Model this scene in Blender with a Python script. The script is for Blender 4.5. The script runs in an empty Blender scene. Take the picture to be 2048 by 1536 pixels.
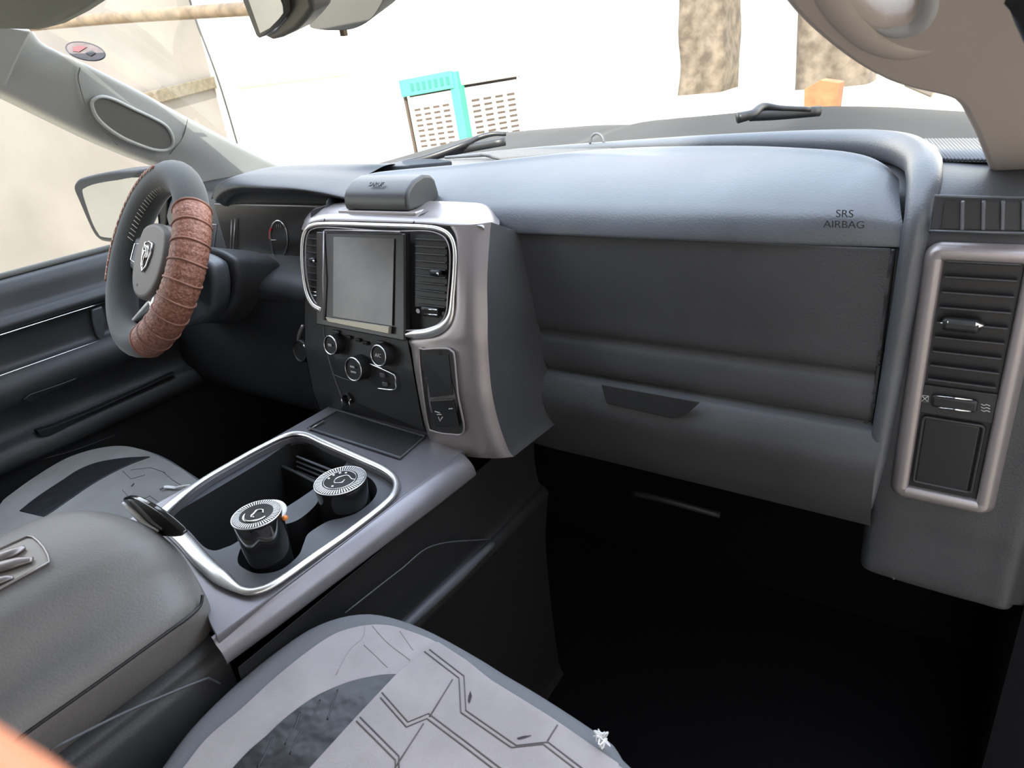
import bpy, bmesh, math, random
import numpy as np
from mathutils import Vector, Matrix
random.seed(7)
scene = bpy.context.scene
COL = scene.collection
# ------------------------------------------------------------------ camera
CX, CY = 1024.0, 768.0
_vx = np.array([-2024., -388.]); _vy = np.array([1076., -768.])
F = math.sqrt(-(_vx @ _vy))
AX = -np.array([*_vx, F]); AX /= np.linalg.norm(AX)
AY = np.array([*_vy, F]); AY /= np.linalg.norm(AY)
AZ = np.cross(AX, AY); AZ /= np.linalg.norm(AZ)
CAM = np.array([.78, 0., 1.12])
cd = bpy.data.cameras.new('camera'); cam = bpy.data.objects.new('camera', cd); COL.objects.link(cam)
cd.sensor_width = 36; cd.lens = F / 2048 * 36; cd.clip_start = .01; cd.clip_end = 300
cam.matrix_world = Matrix(((AX[0], -AX[1], -AX[2], CAM[0]), (AY[0], -AY[1], -AY[2], CAM[1]), (AZ[0], -AZ[1], -AZ[2], CAM[2]), (0, 0, 0, 1)))
cd.dof.use_dof = True; cd.dof.focus_distance = 1.1; cd.dof.aperture_fstop = 14
scene.camera = cam
# ------------------------------------------------------------------ world, sun, exposure
world = bpy.data.worlds.new('sky'); scene.world = world; world.use_nodes = True
wn = world.node_tree; bg = wn.nodes['Background']
tc = wn.nodes.new('ShaderNodeTexCoord'); sp = wn.nodes.new('ShaderNodeSeparateXYZ'); rp = wn.nodes.new('ShaderNodeValToRGB')
wn.links.new(tc.outputs['Generated'], sp.inputs[0]); wn.links.new(sp.outputs['Z'], rp.inputs[0]); wn.links.new(rp.outputs[0], bg.inputs[0])
rp.color_ramp.elements[0].color = (.95, .93, .90, 1); rp.color_ramp.elements[1].color = (.70, .81, 1.0, 1)
rp.color_ramp.elements[0].position = 0.0; rp.color_ramp.elements[1].position = .7
bg.inputs[1].default_value = 1.5
sd = bpy.data.lights.new('sun', 'SUN'); sun = bpy.data.objects.new('sun', sd); COL.objects.link(sun)
sd.energy = 4.5; sd.angle = .01; sd.color = (1, .94, .84)
sun.rotation_euler = Vector((-.35, .72, -.60)).to_track_quat('-Z', 'Y').to_euler()
scene.view_settings.view_transform = 'Standard'; scene.view_settings.look = 'None'
scene.view_settings.gamma = 1; scene.view_settings.use_curve_mapping = False
scene.view_settings.exposure = 1.9
# ------------------------------------------------------------------ helpers
def ray(u, v):
    r = np.array([u - CX, v - CY, F]); return np.array([r @ AX, r @ AY, r @ AZ]) / F
def P(u, v, x=None, y=None, z=None):
    """point of the place seen at photo pixel u,v that lies on the plane x=, y= or z="""
    d = ray(u, v)
    if x is not None: s = (x - CAM[0]) / d[0]
    elif y is not None: s = (y - CAM[1]) / d[1]
    else: s = (z - CAM[2]) / d[2]
    return Vector(CAM + s * d)
def PP(u, v, p0, n):
    d = ray(u, v); p0 = np.array(p0); n = np.array(n); return Vector(CAM + ((p0 - CAM) @ n) / (d @ n) * d)
def Ys(z):
    return float(np.interp(z, [.54, .60, .64, .72, .78, .86, .93], [.675, .655, .65, .655, .672, .70, .735]))
def PF(u, v, off=0.):
    """on the face of the centre stack"""
    y = .7
    for _ in range(8):
        p = P(u, v, y=y); y = Ys(p.z) - off
    return P(u, v, y=y)
def cr(pts, n, closed=False):
    pts = [Vector(p) for p in pts]; m = len(pts); segs = m if closed else m - 1; out = []
    for k in range(n if closed else n + 1):
        t = k / n * segs; i = min(int(t), segs - 1); f = t - i
        if closed: a, b, c, d = pts[(i - 1) % m], pts[i % m], pts[(i + 1) % m], pts[(i + 2) % m]
        else:
            b, c = pts[i], pts[i + 1]
            a = pts[i - 1] if i > 0 else b * 2 - c
            d = pts[i + 2] if i + 2 < m else c * 2 - b
        f2, f3 = f * f, f * f * f
        out.append(.5 * ((2 * b) + (c - a) * f + (2 * a - 5 * b + 4 * c - d) * f2 + (3 * b - a - 3 * c + d) * f3))
    return out
def root_loc(o):
    while o is not None and o.parent: o = o.parent
    return Vector(o.location) if o else Vector((0, 0, 0))
def link(name, me, mat, parent=None, smooth=True, own=True):
    """own: top-level mesh gets its origin at its own base"""
    o = bpy.data.objects.new(name, me); COL.objects.link(o)
    if mat: me.materials.append(mat)
    if parent is not None:
        o.parent = parent; L = root_loc(parent)
        me.transform(Matrix.Translation(-L))
    elif own and len(me.vertices):
        co = np.array([v.co for v in me.vertices]); L = Vector(((co[:, 0].min() + co[:, 0].max()) / 2, (co[:, 1].min() + co[:, 1].max()) / 2, co[:, 2].min()))
        me.transform(Matrix.Translation(-L)); o.location = L
    if smooth:
        for p in me.polygons: p.use_smooth = True
    return o
def mk(name, verts, faces, mat, parent=None, smooth=True, recalc=True):
    me = bpy.data.meshes.new(name); me.from_pydata([tuple(v) for v in verts], [], faces)
    if recalc:
        bm = bmesh.new(); bm.from_mesh(me); bmesh.ops.remove_doubles(bm, verts=bm.verts, dist=1e-6); bmesh.ops.recalc_face_normals(bm, faces=bm.faces); bm.to_mesh(me); bm.free()
    me.update(); return link(name, me, mat, parent, smooth)
def bev(o, w, seg=3, ang=35):
    m = o.modifiers.new('bevel', 'BEVEL'); m.width = w; m.segments = seg; m.limit_method = 'ANGLE'; m.angle_limit = math.radians(ang)
    return o
def wnorm(o):
    m = o.modifiers.new('wn', 'WEIGHTED_NORMAL'); m.keep_sharp = True; return o
def sharp(o, ang=40):
    me = o.data
    bm = bmesh.new(); bm.from_mesh(me)
    for e in bm.edges:
        if len(e.link_faces) == 2 and e.calc_face_angle(0) > math.radians(ang): e.smooth = False
    bm.to_mesh(me); bm.free(); return o
def grid(name, rows, mat, parent=None, nu=24, nv=24, thick=0., closed_u=False, linear_v=False):
    rows = [cr(r, nu, closed_u) for r in rows]; C = len(rows[0])
    if linear_v: R = rows
    else:
        cols = [cr([r[c] for r in rows], nv) for c in range(C)]
        R = [[cols[c][k] for c in range(C)] for k in range(nv + 1)]
    verts = [p for r in R for p in r]; faces = []
    for i in range(len(R) - 1):
        for j in range(C - (0 if closed_u else 1)):
            faces.append((i * C + j, i * C + (j + 1) % C, (i + 1) * C + (j + 1) % C, (i + 1) * C + j))
    o = mk(name, verts, faces, mat, parent)
    if thick:
        m = o.modifiers.new('solid', 'SOLIDIFY'); m.thickness = thick; m.offset = 0
    return o
def prism(name, pts, off, mat, parent=None, bevel=0., seg=3, smooth=False):
    pts = [Vector(p) for p in pts]; off = Vector(off); n = len(pts)
    verts = pts + [p + off for p in pts]
    faces = [tuple(range(n)), tuple(range(2 * n - 1, n - 1, -1))] + [(i, (i + 1) % n, n + (i + 1) % n, n + i) for i in range(n)]
    o = mk(name, verts, faces, mat, parent, smooth=bool(bevel) or smooth)
    sharp(o)
    if bevel: bev(o, bevel, seg); wnorm(o)
    return o
def rbox(name, c, size, mat, parent=None, rot=None, bevel=.004, seg=3):
    x, y, z = [s / 2 for s in size]; M = rot.to_3x3() if rot is not None else Matrix.Identity(3)
    pts = [Vector(c) + M @ Vector(p) for p in ((-x, -y, -z), (x, -y, -z), (x, y, -z), (-x, y, -z))]
    return prism(name, pts, M @ Vector((0, 0, 2 * z)), mat, parent, bevel, seg)
def frames(path, closed):
    n = len(path); T = []
    for i in range(n):
        a = path[(i - 1) % n] if (closed or i > 0) else path[i]; b = path[(i + 1) % n] if (closed or i < n - 1) else path[i]
        T.append((b - a).normalized())
    return T
def tube_data(path, r, closed=False, seg=10, flat=1., up=None, cap=True):
    path = [Vector(p) for p in path]; n = len(path); T = frames(path, closed); rr = r if isinstance(r, (list, tuple)) else [r] * n
    verts, faces = [], []
    ref = Vector(up) if up is not None else (Vector((0, 0, 1)) if abs(T[0].z) < .9 else Vector((1, 0, 0)))
    N = None
    for i in range(n):
        if up is not None or N is None: N = (ref - T[i] * ref.dot(T[i])).normalized()
        else: N = (N - T[i] * N.dot(T[i])).normalized()
        B = T[i].cross(N)
        for k in range(seg):
            a = 2 * math.pi * k / seg; verts.append(path[i] + (N * math.cos(a) * flat + B * math.sin(a)) * rr[i])
    for i in range(n if closed else n - 1):
        j = (i + 1) % n
        for k in range(seg):
            faces.append((i * seg + k, i * seg + (k + 1) % seg, j * seg + (k + 1) % seg, j * seg + k))
    if not closed and cap:
        faces.append(tuple(range(seg - 1, -1, -1))); faces.append(tuple(range((n - 1) * seg, n * seg)))
    return verts, faces
def tube(name, pts, r, mat, parent=None, closed=False, seg=10, n=None, flat=1., up=None):
    path = cr(pts, n, closed) if n else [Vector(p) for p in pts]
    if isinstance(r, (list, tuple)) and n: r = [float(np.interp(i / max(1, len(path) - 1), np.linspace(0, 1, len(r)), r)) for i in range(len(path))]
    v, f = tube_data(path, r, closed, seg, flat, up)
    return mk(name, v, f, mat, parent)
def tubes(name, lists, r, mat, parent=None, seg=6, n=None, closed=False):
    V, Fa = [], []
    for pts in lists:
        path = cr(pts, n, closed) if n else [Vector(p) for p in pts]
        v, f = tube_data(path, r, closed, seg); k = len(V); V += v; Fa += [tuple(i + k for i in ff) for ff in f]
    return mk(name, V, Fa, mat, parent)
def basis(axis, ref=(0, 0, 1)):
    a = Vector(axis).normalized(); r = Vector(ref)
    if abs(a.dot(r)) > .95: r = Vector((1, 0, 0))
    s = r.cross(a).normalized(); t = a.cross(s); return a, s, t
def lathe(name, c, axis, prof, mat, parent=None, seg=48, ang=35):
    """prof: list of (radius, height along axis)"""
    a, s, t = basis(axis); c = Vector(c); V, Fa = [], []
    for r, h in prof:
        for k in range(seg):
            q = 2 * math.pi * k / seg; V.append(c + a * h + (s * math.cos(q) + t * math.sin(q)) * max(r, 1e-5))
    for i in range(len(prof) - 1):
        for k in range(seg): Fa.append((i * seg + k, i * seg + (k + 1) % seg, (i + 1) * seg + (k + 1) % seg, (i + 1) * seg + k))
    Fa.append(tuple(range(seg))); Fa.append(tuple(range((len(prof) - 1) * seg, len(prof) * seg)))
    return sharp(mk(name, V, Fa, mat, parent), ang)
def sweep(name, path, prof, normals, mat, parent=None, closed=False):
    """profile (side, up) swept along path; normals: per-point up vectors"""
    path = [Vector(p) for p in path]; n = len(path); T = frames(path, closed); m = len(prof); V, Fa = [], []
    for i in range(n):
        U = Vector(normals[i] if isinstance(normals, list) else normals); U = (U - T[i] * U.dot(T[i])).normalized(); Sd = T[i].cross(U)
        for s, u in prof: V.append(path[i] + Sd * s + U * u)
    for i in range(n if closed else n - 1):
        j = (i + 1) % n
        for k in range(m): Fa.append((i * m + k, i * m + (k + 1) % m, j * m + (k + 1) % m, j * m + k))
    if not closed: Fa += [tuple(range(m)), tuple(range((n - 1) * m, n * m))]
    return sharp(mk(name, V, Fa, mat, parent), 50)
def curve_mesh(cu):
    o = bpy.data.objects.new('tmp', cu); COL.objects.link(o); bpy.context.view_layer.update()
    me = bpy.data.meshes.new_from_object(o.evaluated_get(bpy.context.evaluated_depsgraph_get()))
    bpy.data.objects.remove(o); return me
def plate(name, loops, z, thick, mat, parent=None, bevel=.0, M=None):
    """flat plate with holes; loops of (x, y), first the outer one; M maps plate space to the world"""
    cu = bpy.data.curves.new(name, 'CURVE'); cu.dimensions = '2D'; cu.fill_mode = 'BOTH'; cu.extrude = thick / 2; cu.bevel_depth = bevel; cu.bevel_resolution = 2
    for L in loops:
        s = cu.splines.new('POLY'); s.points.add(len(L) - 1); s.use_cyclic_u = True
        for i, p in enumerate(L): s.points[i].co = (p[0], p[1], 0, 1)
    me = curve_mesh(cu); me.name = name; me.materials.clear()
    me.transform(Matrix.Translation((0, 0, z)) if M is None else M @ Matrix.Translation((0, 0, z)))
    return sharp(link(name, me, mat, parent))
def text(name, s, loc, xd, yd, size, mat, parent=None, depth=.0004, align='CENTER'):
    cu = bpy.data.curves.new(name, 'FONT'); cu.body = s; cu.size = size; cu.extrude = depth; cu.align_x = align; cu.align_y = 'CENTER'
    me = curve_mesh(cu); me.materials.clear()
    xd = Vector(xd).normalized(); yd = (Vector(yd) - xd * Vector(yd).dot(xd)).normalized(); zd = xd.cross(yd)
    me.transform(Matrix.Translation(loc) @ Matrix((xd, yd, zd)).transposed().to_4x4())
    return link(name, me, mat, parent, smooth=False)
def circ(c, r, n=32, a0=0, a1=None):
    return [(c[0] + r * math.cos(2 * math.pi * k / n), c[1] + r * math.sin(2 * math.pi * k / n)) for k in range(n)]
def wallstrip(name, loop, z0, z1, mat, parent=None, floor=True, shrink=1.):
    n = len(loop); cx = sum(p[0] for p in loop) / n; cy = sum(p[1] for p in loop) / n
    V = [Vector((p[0], p[1], z1)) for p in loop] + [Vector((cx + (p[0] - cx) * shrink, cy + (p[1] - cy) * shrink, z0)) for p in loop]
    Fa = [(i, (i + 1) % n, n + (i + 1) % n, n + i) for i in range(n)]
    if floor: Fa.append(tuple(range(n, 2 * n)))
    return sharp(mk(name, V, Fa, mat, parent))
def thing(name, label, cat, loc=(0, 0, 0), group=None):
    o = bpy.data.objects.new(name, None); COL.objects.link(o); o.location = loc; o.empty_display_size = .05
    o['label'] = label; o['category'] = cat
    if group: o['group'] = group
    return o
def tag(o, label, cat, group=None):
    o['label'] = label; o['category'] = cat
    if group: o['group'] = group
    return o
def struct(o): o['kind'] = 'structure'; return o
# ------------------------------------------------------------------ materials
def mat(name, col, rough=.5, metal=0., grain=0., gscale=900., var=0., vscale=20., col2=None, spec=.5, coat=0., sheen=0., emis=None):
    m = bpy.data.materials.new(name); m.use_nodes = True; nt = m.node_tree; b = nt.nodes['Principled BSDF']
    b.inputs['Base Color'].default_value = (*col, 1); b.inputs['Roughness'].default_value = rough; b.inputs['Metallic'].default_value = metal
    b.inputs['Specular IOR Level'].default_value = spec; b.inputs['Coat Weight'].default_value = coat
    if sheen: b.inputs['Sheen Weight'].default_value = sheen; b.inputs['Sheen Roughness'].default_value = .5
    t = nt.nodes.new('ShaderNodeTexCoord')
    nz = nt.nodes.new('ShaderNodeTexNoise'); nz.inputs['Scale'].default_value = vscale; nz.inputs['Detail'].default_value = 5; nt.links.new(t.outputs['Object'], nz.inputs['Vector'])
    if var or col2:
        r = nt.nodes.new('ShaderNodeValToRGB'); nt.links.new(nz.outputs[0], r.inputs[0])
        c2 = col2 or tuple(min(1, c * (1 + var)) for c in col); c1 = col if col2 else tuple(c * (1 - var) for c in col)
        r.color_ramp.elements[0].color = (*c1, 1); r.color_ramp.elements[1].color = (*c2, 1); r.color_ramp.elements[0].position = .35; r.color_ramp.elements[1].position = .65
        nt.links.new(r.outputs[0], b.inputs['Base Color'])
    if grain:
        g = nt.nodes.new('ShaderNodeTexNoise'); g.inputs['Scale'].default_value = gscale; g.inputs['Detail'].default_value = 2; nt.links.new(t.outputs['Object'], g.inputs['Vector'])
        bp = nt.nodes.new('ShaderNodeBump'); bp.inputs['Strength'].default_value = grain; bp.inputs['Distance'].default_value = .002 if grain >= 1 else .001
        nt.links.new(g.outputs[0], bp.inputs['Height']); nt.links.new(bp.outputs[0], b.inputs['Normal'])
    if emis: b.inputs['Emission Color'].default_value = (*emis, 1); b.inputs['Emission Strength'].default_value = 1
    return m
DASH = mat('grained_dash_vinyl', (.042, .043, .046), .5, grain=.35, gscale=420, var=.12, vscale=9)  # darkened to widen the contrast with the top-lit pad
DASHUP = mat('skylit_pad_vinyl', (.068, .074, .084), .42, grain=.35, gscale=420, var=.12, vscale=9, spec=.7)  # copy of the dash vinyl, lighter and bluer: sky light put into the colour
DARKP = mat('dark_moulded_plastic', (.018, .018, .019), .5, grain=.2, gscale=500)
BLACKP = mat('black_plastic', (.010, .010, .011), .45)
GLOSS = mat('gloss_black', (.012, .012, .013), .08, coat=.5)
SCREEN = mat('dusty_screen', (.055, .046, .040), .22, var=.5, vscale=14)
SATIN = mat('satin_taupe_paint', (.30, .27, .27), .34, metal=.55, grain=.05, gscale=1500)
CHROME = mat('satin_chrome', (.80, .79, .77), .33, metal=.95)
BRIGHT = mat('bright_chrome', (.85, .85, .86), .10, metal=1.)
CONS = mat('worn_silver_console_paint', (.22, .21, .23), .33, metal=.5, grain=.05, var=.1, vscale=12)
CONSG = mat('soft_grey_console_plastic', (.085, .09, .10), .5, grain=.15)
HEADL = mat('light_grey_headliner', (.36, .37, .36), .85, grain=.3, gscale=700)
PILL = mat('light_grey_pillar_plastic', (.34, .35, .345), .6, grain=.2)
PILR = mat('beige_grey_pillar_plastic', (.42, .365, .32), .6, grain=.2)
RECESS = mat('dull_grey_grille_cloth', (.15, .15, .14), .9, grain=.6, gscale=900)
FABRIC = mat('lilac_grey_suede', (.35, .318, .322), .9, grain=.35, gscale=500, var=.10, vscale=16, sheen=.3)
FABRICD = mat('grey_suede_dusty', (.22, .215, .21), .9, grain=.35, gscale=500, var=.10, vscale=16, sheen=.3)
PIPE = mat('slate_grey_cloth', (.16, .163, .175), .85, grain=.4, gscale=700)
LIDV = mat('glare_lightened_lid_vinyl', (.15, .142, .135), .45, grain=.4, gscale=380, var=.08, vscale=9)  # lighter copy of the cab vinyl; strong light and glare put into its colour
SEAM = mat('dark_seam_thread', (.13, .115, .12), .9)
LEATH = mat('black_creased_leather', (.012, .013, .016), .36, grain=1., gscale=38)
SUEDE = mat('charcoal_suede', (.05, .052, .05), .95, grain=.4, gscale=600, sheen=.25)
BROWN = mat('brown_croc_leather', (.20, .075, .048), .5, grain=1., gscale=260, col2=(.36, .17, .12), vscale=220)
BROWNR = mat('brown_rib_piping', (.26, .12, .085), .5, var=.2, vscale=60)
THREAD = mat('pale_thread', (.55, .5, .46), .8)
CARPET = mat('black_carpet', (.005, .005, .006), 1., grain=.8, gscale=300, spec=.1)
WHITE = mat('white_plastic', (.80, .80, .80), .35)
ORANGE = mat('orange_plastic', (.8, .25, .05), .4)
REDM = mat('red_marking', (.7, .05, .04), .5)
MARK = mat('grey_print', (.45, .45, .45), .6)
PAINT = mat('dark_hood_paint', (.02, .02, .02), .6, spec=.12, var=.2, vscale=3)
SKIN = mat('skin', (.90, .36, .22), .5, var=.08, vscale=30)
NAIL = mat('nail', (.8, .5, .42), .3)
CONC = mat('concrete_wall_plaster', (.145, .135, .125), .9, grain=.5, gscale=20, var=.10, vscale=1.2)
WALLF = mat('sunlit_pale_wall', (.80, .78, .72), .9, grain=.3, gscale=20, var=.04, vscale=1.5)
DIRT = mat('pale_dirt', (.50, .43, .32), 1., grain=.8, gscale=12, var=.25, vscale=5)
TEAL = mat('teal_sheet_metal', (.04, .27, .18), .5, var=.06, vscale=6)
COOLW = mat('white_cooler_panel', (.42, .41, .38), .6)
SLOT = mat('dark_slot', (.05, .035, .025), .9)
BARK = mat('rough_plaster_column', (.125, .10, .075), 1., grain=1., gscale=22, col2=(.055, .042, .03), vscale=12)
WOOD = mat('weathered_pole', (.10, .072, .045), .8, var=.3, vscale=12)
HOUS = mat('screen_housing_black', (.014, .013, .012), .3, spec=.35)
LIDB = mat('matte_black_lid', (.008, .008, .008), .5, spec=.3)
BRICK = mat('terracotta', (.22, .09, .04), .9, var=.2)
def glassmat(name, tint, fr=.06):
    m = bpy.data.materials.new(name); m.use_nodes = True; nt = m.node_tree; nt.nodes.clear()
    o = nt.nodes.new('ShaderNodeOutputMaterial'); t = nt.nodes.new('ShaderNodeBsdfTransparent'); g = nt.nodes.new('ShaderNodeBsdfGlossy'); x = nt.nodes.new('ShaderNodeMixShader'); l = nt.nodes.new('ShaderNodeLayerWeight')
    t.inputs[0].default_value = (*tint, 1); g.inputs['Roughness'].default_value = .02; l.inputs[0].default_value = .12
    mt = nt.nodes.new('ShaderNodeMath'); mt.operation = 'MULTIPLY'; mt.inputs[1].default_value = .06
    nt.links.new(l.outputs['Fresnel'], mt.inputs[0]); nt.links.new(mt.outputs[0], x.inputs[0]); nt.links.new(t.outputs[0], x.inputs[1]); nt.links.new(g.outputs[0], x.inputs[2]); nt.links.new(x.outputs[0], o.inputs[0]); return m
GLASS = glassmat('window_glass', (.95, .97, .95))
MIRROR = mat('mirror_glass', (.82, .84, .82), .02, metal=1.)
# ------------------------------------------------------------------ outside
g = struct(mk('floor_outside', [(-14, -8, -.65), (14, -8, -.65), (14, 14, -.65), (-14, 14, -.65)], [(0, 1, 2, 3)], DIRT, smooth=False)); g.name = 'floor_yard'
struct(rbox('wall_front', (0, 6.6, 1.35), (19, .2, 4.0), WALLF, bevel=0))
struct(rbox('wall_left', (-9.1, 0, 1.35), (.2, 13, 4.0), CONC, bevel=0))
struct(rbox('wall_right_shade', (2.55, -2.6, 1.95), (.25, 7.2, 5.2), mat('brown_shade_wall', (.48, .44, .40), .9, grain=.4, gscale=20), bevel=0))  # unseen wall, added to shade the passenger side and the ground there
a, b = P(470, 152, y=6.48), P(700, 120, y=6.48)
struct(prism('trim_1', [a, b, b - Vector((0, 0, .16)), a - Vector((0, 0, .16))], (0, -.06, 0), mat('yellowish_ledge', (.45, .42, .28), .9, var=.1), bevel=.01))
a, b = P(285, 186, x=-8.93), P(445, 148, x=-8.93); a2, b2 = P(310, 208, x=-8.93), P(447, 172, x=-8.93)
tag(prism('timber_plank', [a, b, b2, a2], (-.06, 0, 0), mat('dusty_timber', (.10, .085, .06), .9, var=.2), bevel=.01), 'weathered timber plank leaning along the pale wall beyond the windshield', 'plank')
tag(tube('wooden_pole', [P(-80, 66, y=3.0), P(200, 38, y=3.0), P(430, 22, y=3.0), P(700, 4, y=3.0)], .040, WOOD, n=20, seg=14), 'weathered brown wooden pole lying across above the driver side of the windshield', 'pole')
tag(tube('hanging_cable', [P(372, -30, y=5.2), P(392, 40, y=5.2), P(438, 165, y=5.2), P(478, 300, y=5.2), P(498, 380, y=5.2), Vector((-3.6, 5.0, -.65))], .013, BLACKP, n=40), 'thin dark cable hanging down in front of the bright wall', 'cable')
# evaporative cooler seen corner-on
corner = P(938, 220, y=4.6); cz1 = P(938, 138, y=4.6).z; cz0 = -.65
cooler = thing('evaporative_cooler', 'teal evaporative cooler with white slotted panels standing beyond the hood', 'cooler', (corner.x, corner.y, cz0))
M1 = Vector((-.86, -.10, 0)).normalized(); M2 = Vector((.52, .86, 0)).normalized(); W1 = .52; W2 = .56
c0 = Vector((corner.x, corner.y, cz0)); H = cz1 - cz0
tilt = Matrix.Translation(c0) @ Matrix.Rotation(math.radians(-3), 4, 'Y') @ Matrix.Translation(-c0)
def T(p): return tilt @ Vector(p)
def face_pt(d, s, h): return c0 + d * s + Vector((0, 0, h))
box = [c0, c0 + M1 * W1, c0 + M1 * W1 + M2 * W2, c0 + M2 * W2]
inb = [p + (c0 + (M1 + M2) * .3 - p).normalized() * .035 for p in box]
prism('inner_tank', [T(p + Vector((0, 0, .05))) for p in inb], T(c0 + Vector((0, 0, H - .06))) - T(c0 + Vector((0, 0, .05))), SLOT, cooler)
upz = (T(c0 + Vector((0, 0, 1))) - T(c0))
for k, p in enumerate(box):
    q = T(p); d = (M1 + M2).normalized() * .03
    w = [.042, .014, .02, .02][k]
    prism('corner_post', [q + Vector((-w, -w, 0)), q + Vector((w, -w, 0)), q + Vector((w, w, 0)), q + Vector((-w, w, 0))], upz * H, [TEAL, SLOT, COOLW, COOLW][k], cooler, .006)  # right-hand posts coloured white where sunlight washes out the teal
prism('top_cover', [T(p + Vector((0, 0, H - .11))) - (T(c0 + (M1 + M2) * .31) - T(p)).normalized() * .04 for p in box], upz * .12, COOLW, cooler, .012)
nn = Vector((M1.y, -M1.x, 0)); nn = nn if nn.y < 0 else -nn
prism('top_fascia', [T(c0 + nn * .03 + Vector((0, 0, H - .12))), T(c0 + M1 * W1 + nn * .03 + Vector((0, 0, H - .12))), T(c0 + M1 * W1 + nn * .03 + Vector((0, 0, H + .01))), T(c0 + nn * .03 + Vector((0, 0, H + .01)))], nn * .022, TEAL, cooler, .006)
prism('base_tray', [T(p) for p in box], upz * .14, TEAL, cooler, .01)
def panel(d, wd, nrm):
    o0 = .05; n = []
    a = c0 + d * o0 + nrm * .012
    fr = prism('side_panel', [T(a + Vector((0, 0, .15))), T(a + d * (wd - .1) + Vector((0, 0, .15))), T(a + d * (wd - .1) + Vector((0, 0, H - .13))), T(a + Vector((0, 0, H - .13)))], nrm * .02, COOLW, cooler, .004)
    V, Fa = [], []; pw = (wd - .1) * .9; x0 = (wd - .1) * .05
    rows = 34
    for cidx in range(4):
        for r in range(rows):
            xa = x0 + pw * (cidx / 4 + .03); xb = x0 + pw * ((cidx + 1) / 4 - .05); h = .2 + (H - .40) * r / rows; hb = h + (H - .4) / rows * .45
            k = len(V); o = nrm * .0225
            V += [T(a + d * xa + o + Vector((0, 0, h))), T(a + d * xb + o + Vector((0, 0, h))), T(a + d * xb + o + Vector((0, 0, hb))), T(a + d * xa + o + Vector((0, 0, hb)))]
            Fa.append((k, k + 1, k + 2, k + 3))
    bm = bmesh.new(); bm.from_mesh(fr.data); L = root_loc(fr); vs = [bm.verts.new(v - L) for v in V]
    for f in Fa: bm.faces.new([vs[i] for i in f]).material_index = 1
    bm.to_mesh(fr.data); bm.free(); fr.data.materials.append(SLOT)
panel(M1, W1, Vector((M1.y, -M1.x, 0)) if Vector((M1.y, -M1.x, 0)).y < 0 else Vector((-M1.y, M1.x, 0)))
panel(M2, W2, Vector((M2.y, -M2.x, 0)) if Vector((M2.y, -M2.x, 0)).x > 0 else Vector((-M2.y, M2.x, 0)))
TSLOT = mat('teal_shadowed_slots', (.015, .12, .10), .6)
a = c0 + Vector((M1.y, -M1.x, 0)) * .05
nn = Vector((M1.y, -M1.x, 0)); nn = nn if nn.y < 0 else -nn
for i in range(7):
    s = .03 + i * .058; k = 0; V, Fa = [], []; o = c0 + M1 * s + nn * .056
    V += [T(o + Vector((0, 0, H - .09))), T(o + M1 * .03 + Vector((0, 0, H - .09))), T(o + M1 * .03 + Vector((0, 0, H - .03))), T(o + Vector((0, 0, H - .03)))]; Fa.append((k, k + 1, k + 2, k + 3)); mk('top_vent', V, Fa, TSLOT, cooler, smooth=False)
# rough columns
def column(name, u0, u1, vb, y, label):
    p0 = P(u0, vb, y=y); p1 = P(u1, vb, y=y); zb = p0.z; n = 14; rows = []
    x0, x1 = p0.x, p1.x; d = .5
    for k in range(13):
        z = .755 + (3.35 - .755) * k / 12; r = []
        for (xx, yy) in ((x0, y), ((x0 + x1) / 2, y - .01), (x1, y), (x1 + .01, y + d / 2), (x1, y + d), ((x0 + x1) / 2, y + d), (x0, y + d), (x0 - .01, y + d / 2)):
            r.append(Vector((xx + random.uniform(-.02, .02), yy + random.uniform(-.02, .02), z)))
        rows.append(r)
    return tag(grid(name, rows, BARK, nu=40, nv=60, closed_u=True), label, 'column')
struct(rbox('floor_terrace', (3.6, 5.75, .055), (9.6, 1.5, 1.41), WALLF, bevel=.02))
column('plaster_column', 1358, 1440, 165, 5.7, 'rough sunlit column left of the darker one, partly washed out by light')
column('plaster_column', 1592, 1725, 180, 5.2, 'rough brown column beside the passenger grab handle')
rows = []
for k, (yy, dz) in enumerate([(4.6, 0), (4.2, -.06), (3.6, -.2), (3.0, -.5), (2.6, -1.05), (2.2, -1.6)]):
    r = []
    for i in range(9):
        x = P(1668, 150, y=yy).x - .05 + i * .42; h = 1.08 - .62 * math.exp(-i * 1.3) if i < 8 else .6
        r.append(Vector((x, yy + .1 * math.sin(i * 2), max(-.64, h + dz + random.uniform(-.02, .02)))))
    rows.append(r)
tag(grid('soil_mound', rows, DIRT, nu=50, nv=40, thick=.02), 'pale sunlit soil mound beyond the passenger side of the hood', 'mound')
c = P(1643, 197, y=3.6)
tag(prism('terracotta_brick', [c + Vector((-.07, 0, -.16)), c + Vector((.06, .02, -.16)), c + Vector((.07, .02, .06)), c + Vector((-.01, 0, .08)), c + Vector((-.08, 0, .045))], (0, .1, 0), BRICK, bevel=.005), 'orange terracotta block at the foot of the rough brown column', 'brick')
a = [P(1806, 172, y=2.6), P(1814, 155, y=2.6), P(1872, 170, y=2.6), P(1862, 196, y=2.6)]
tag(prism('stone_block', a, (0, .08, 0), mat('beige_stone', (.42, .34, .25), .9, grain=.4, gscale=40), bevel=.006), 'beige stone block lying on the pale soil mound', 'stone')
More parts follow.
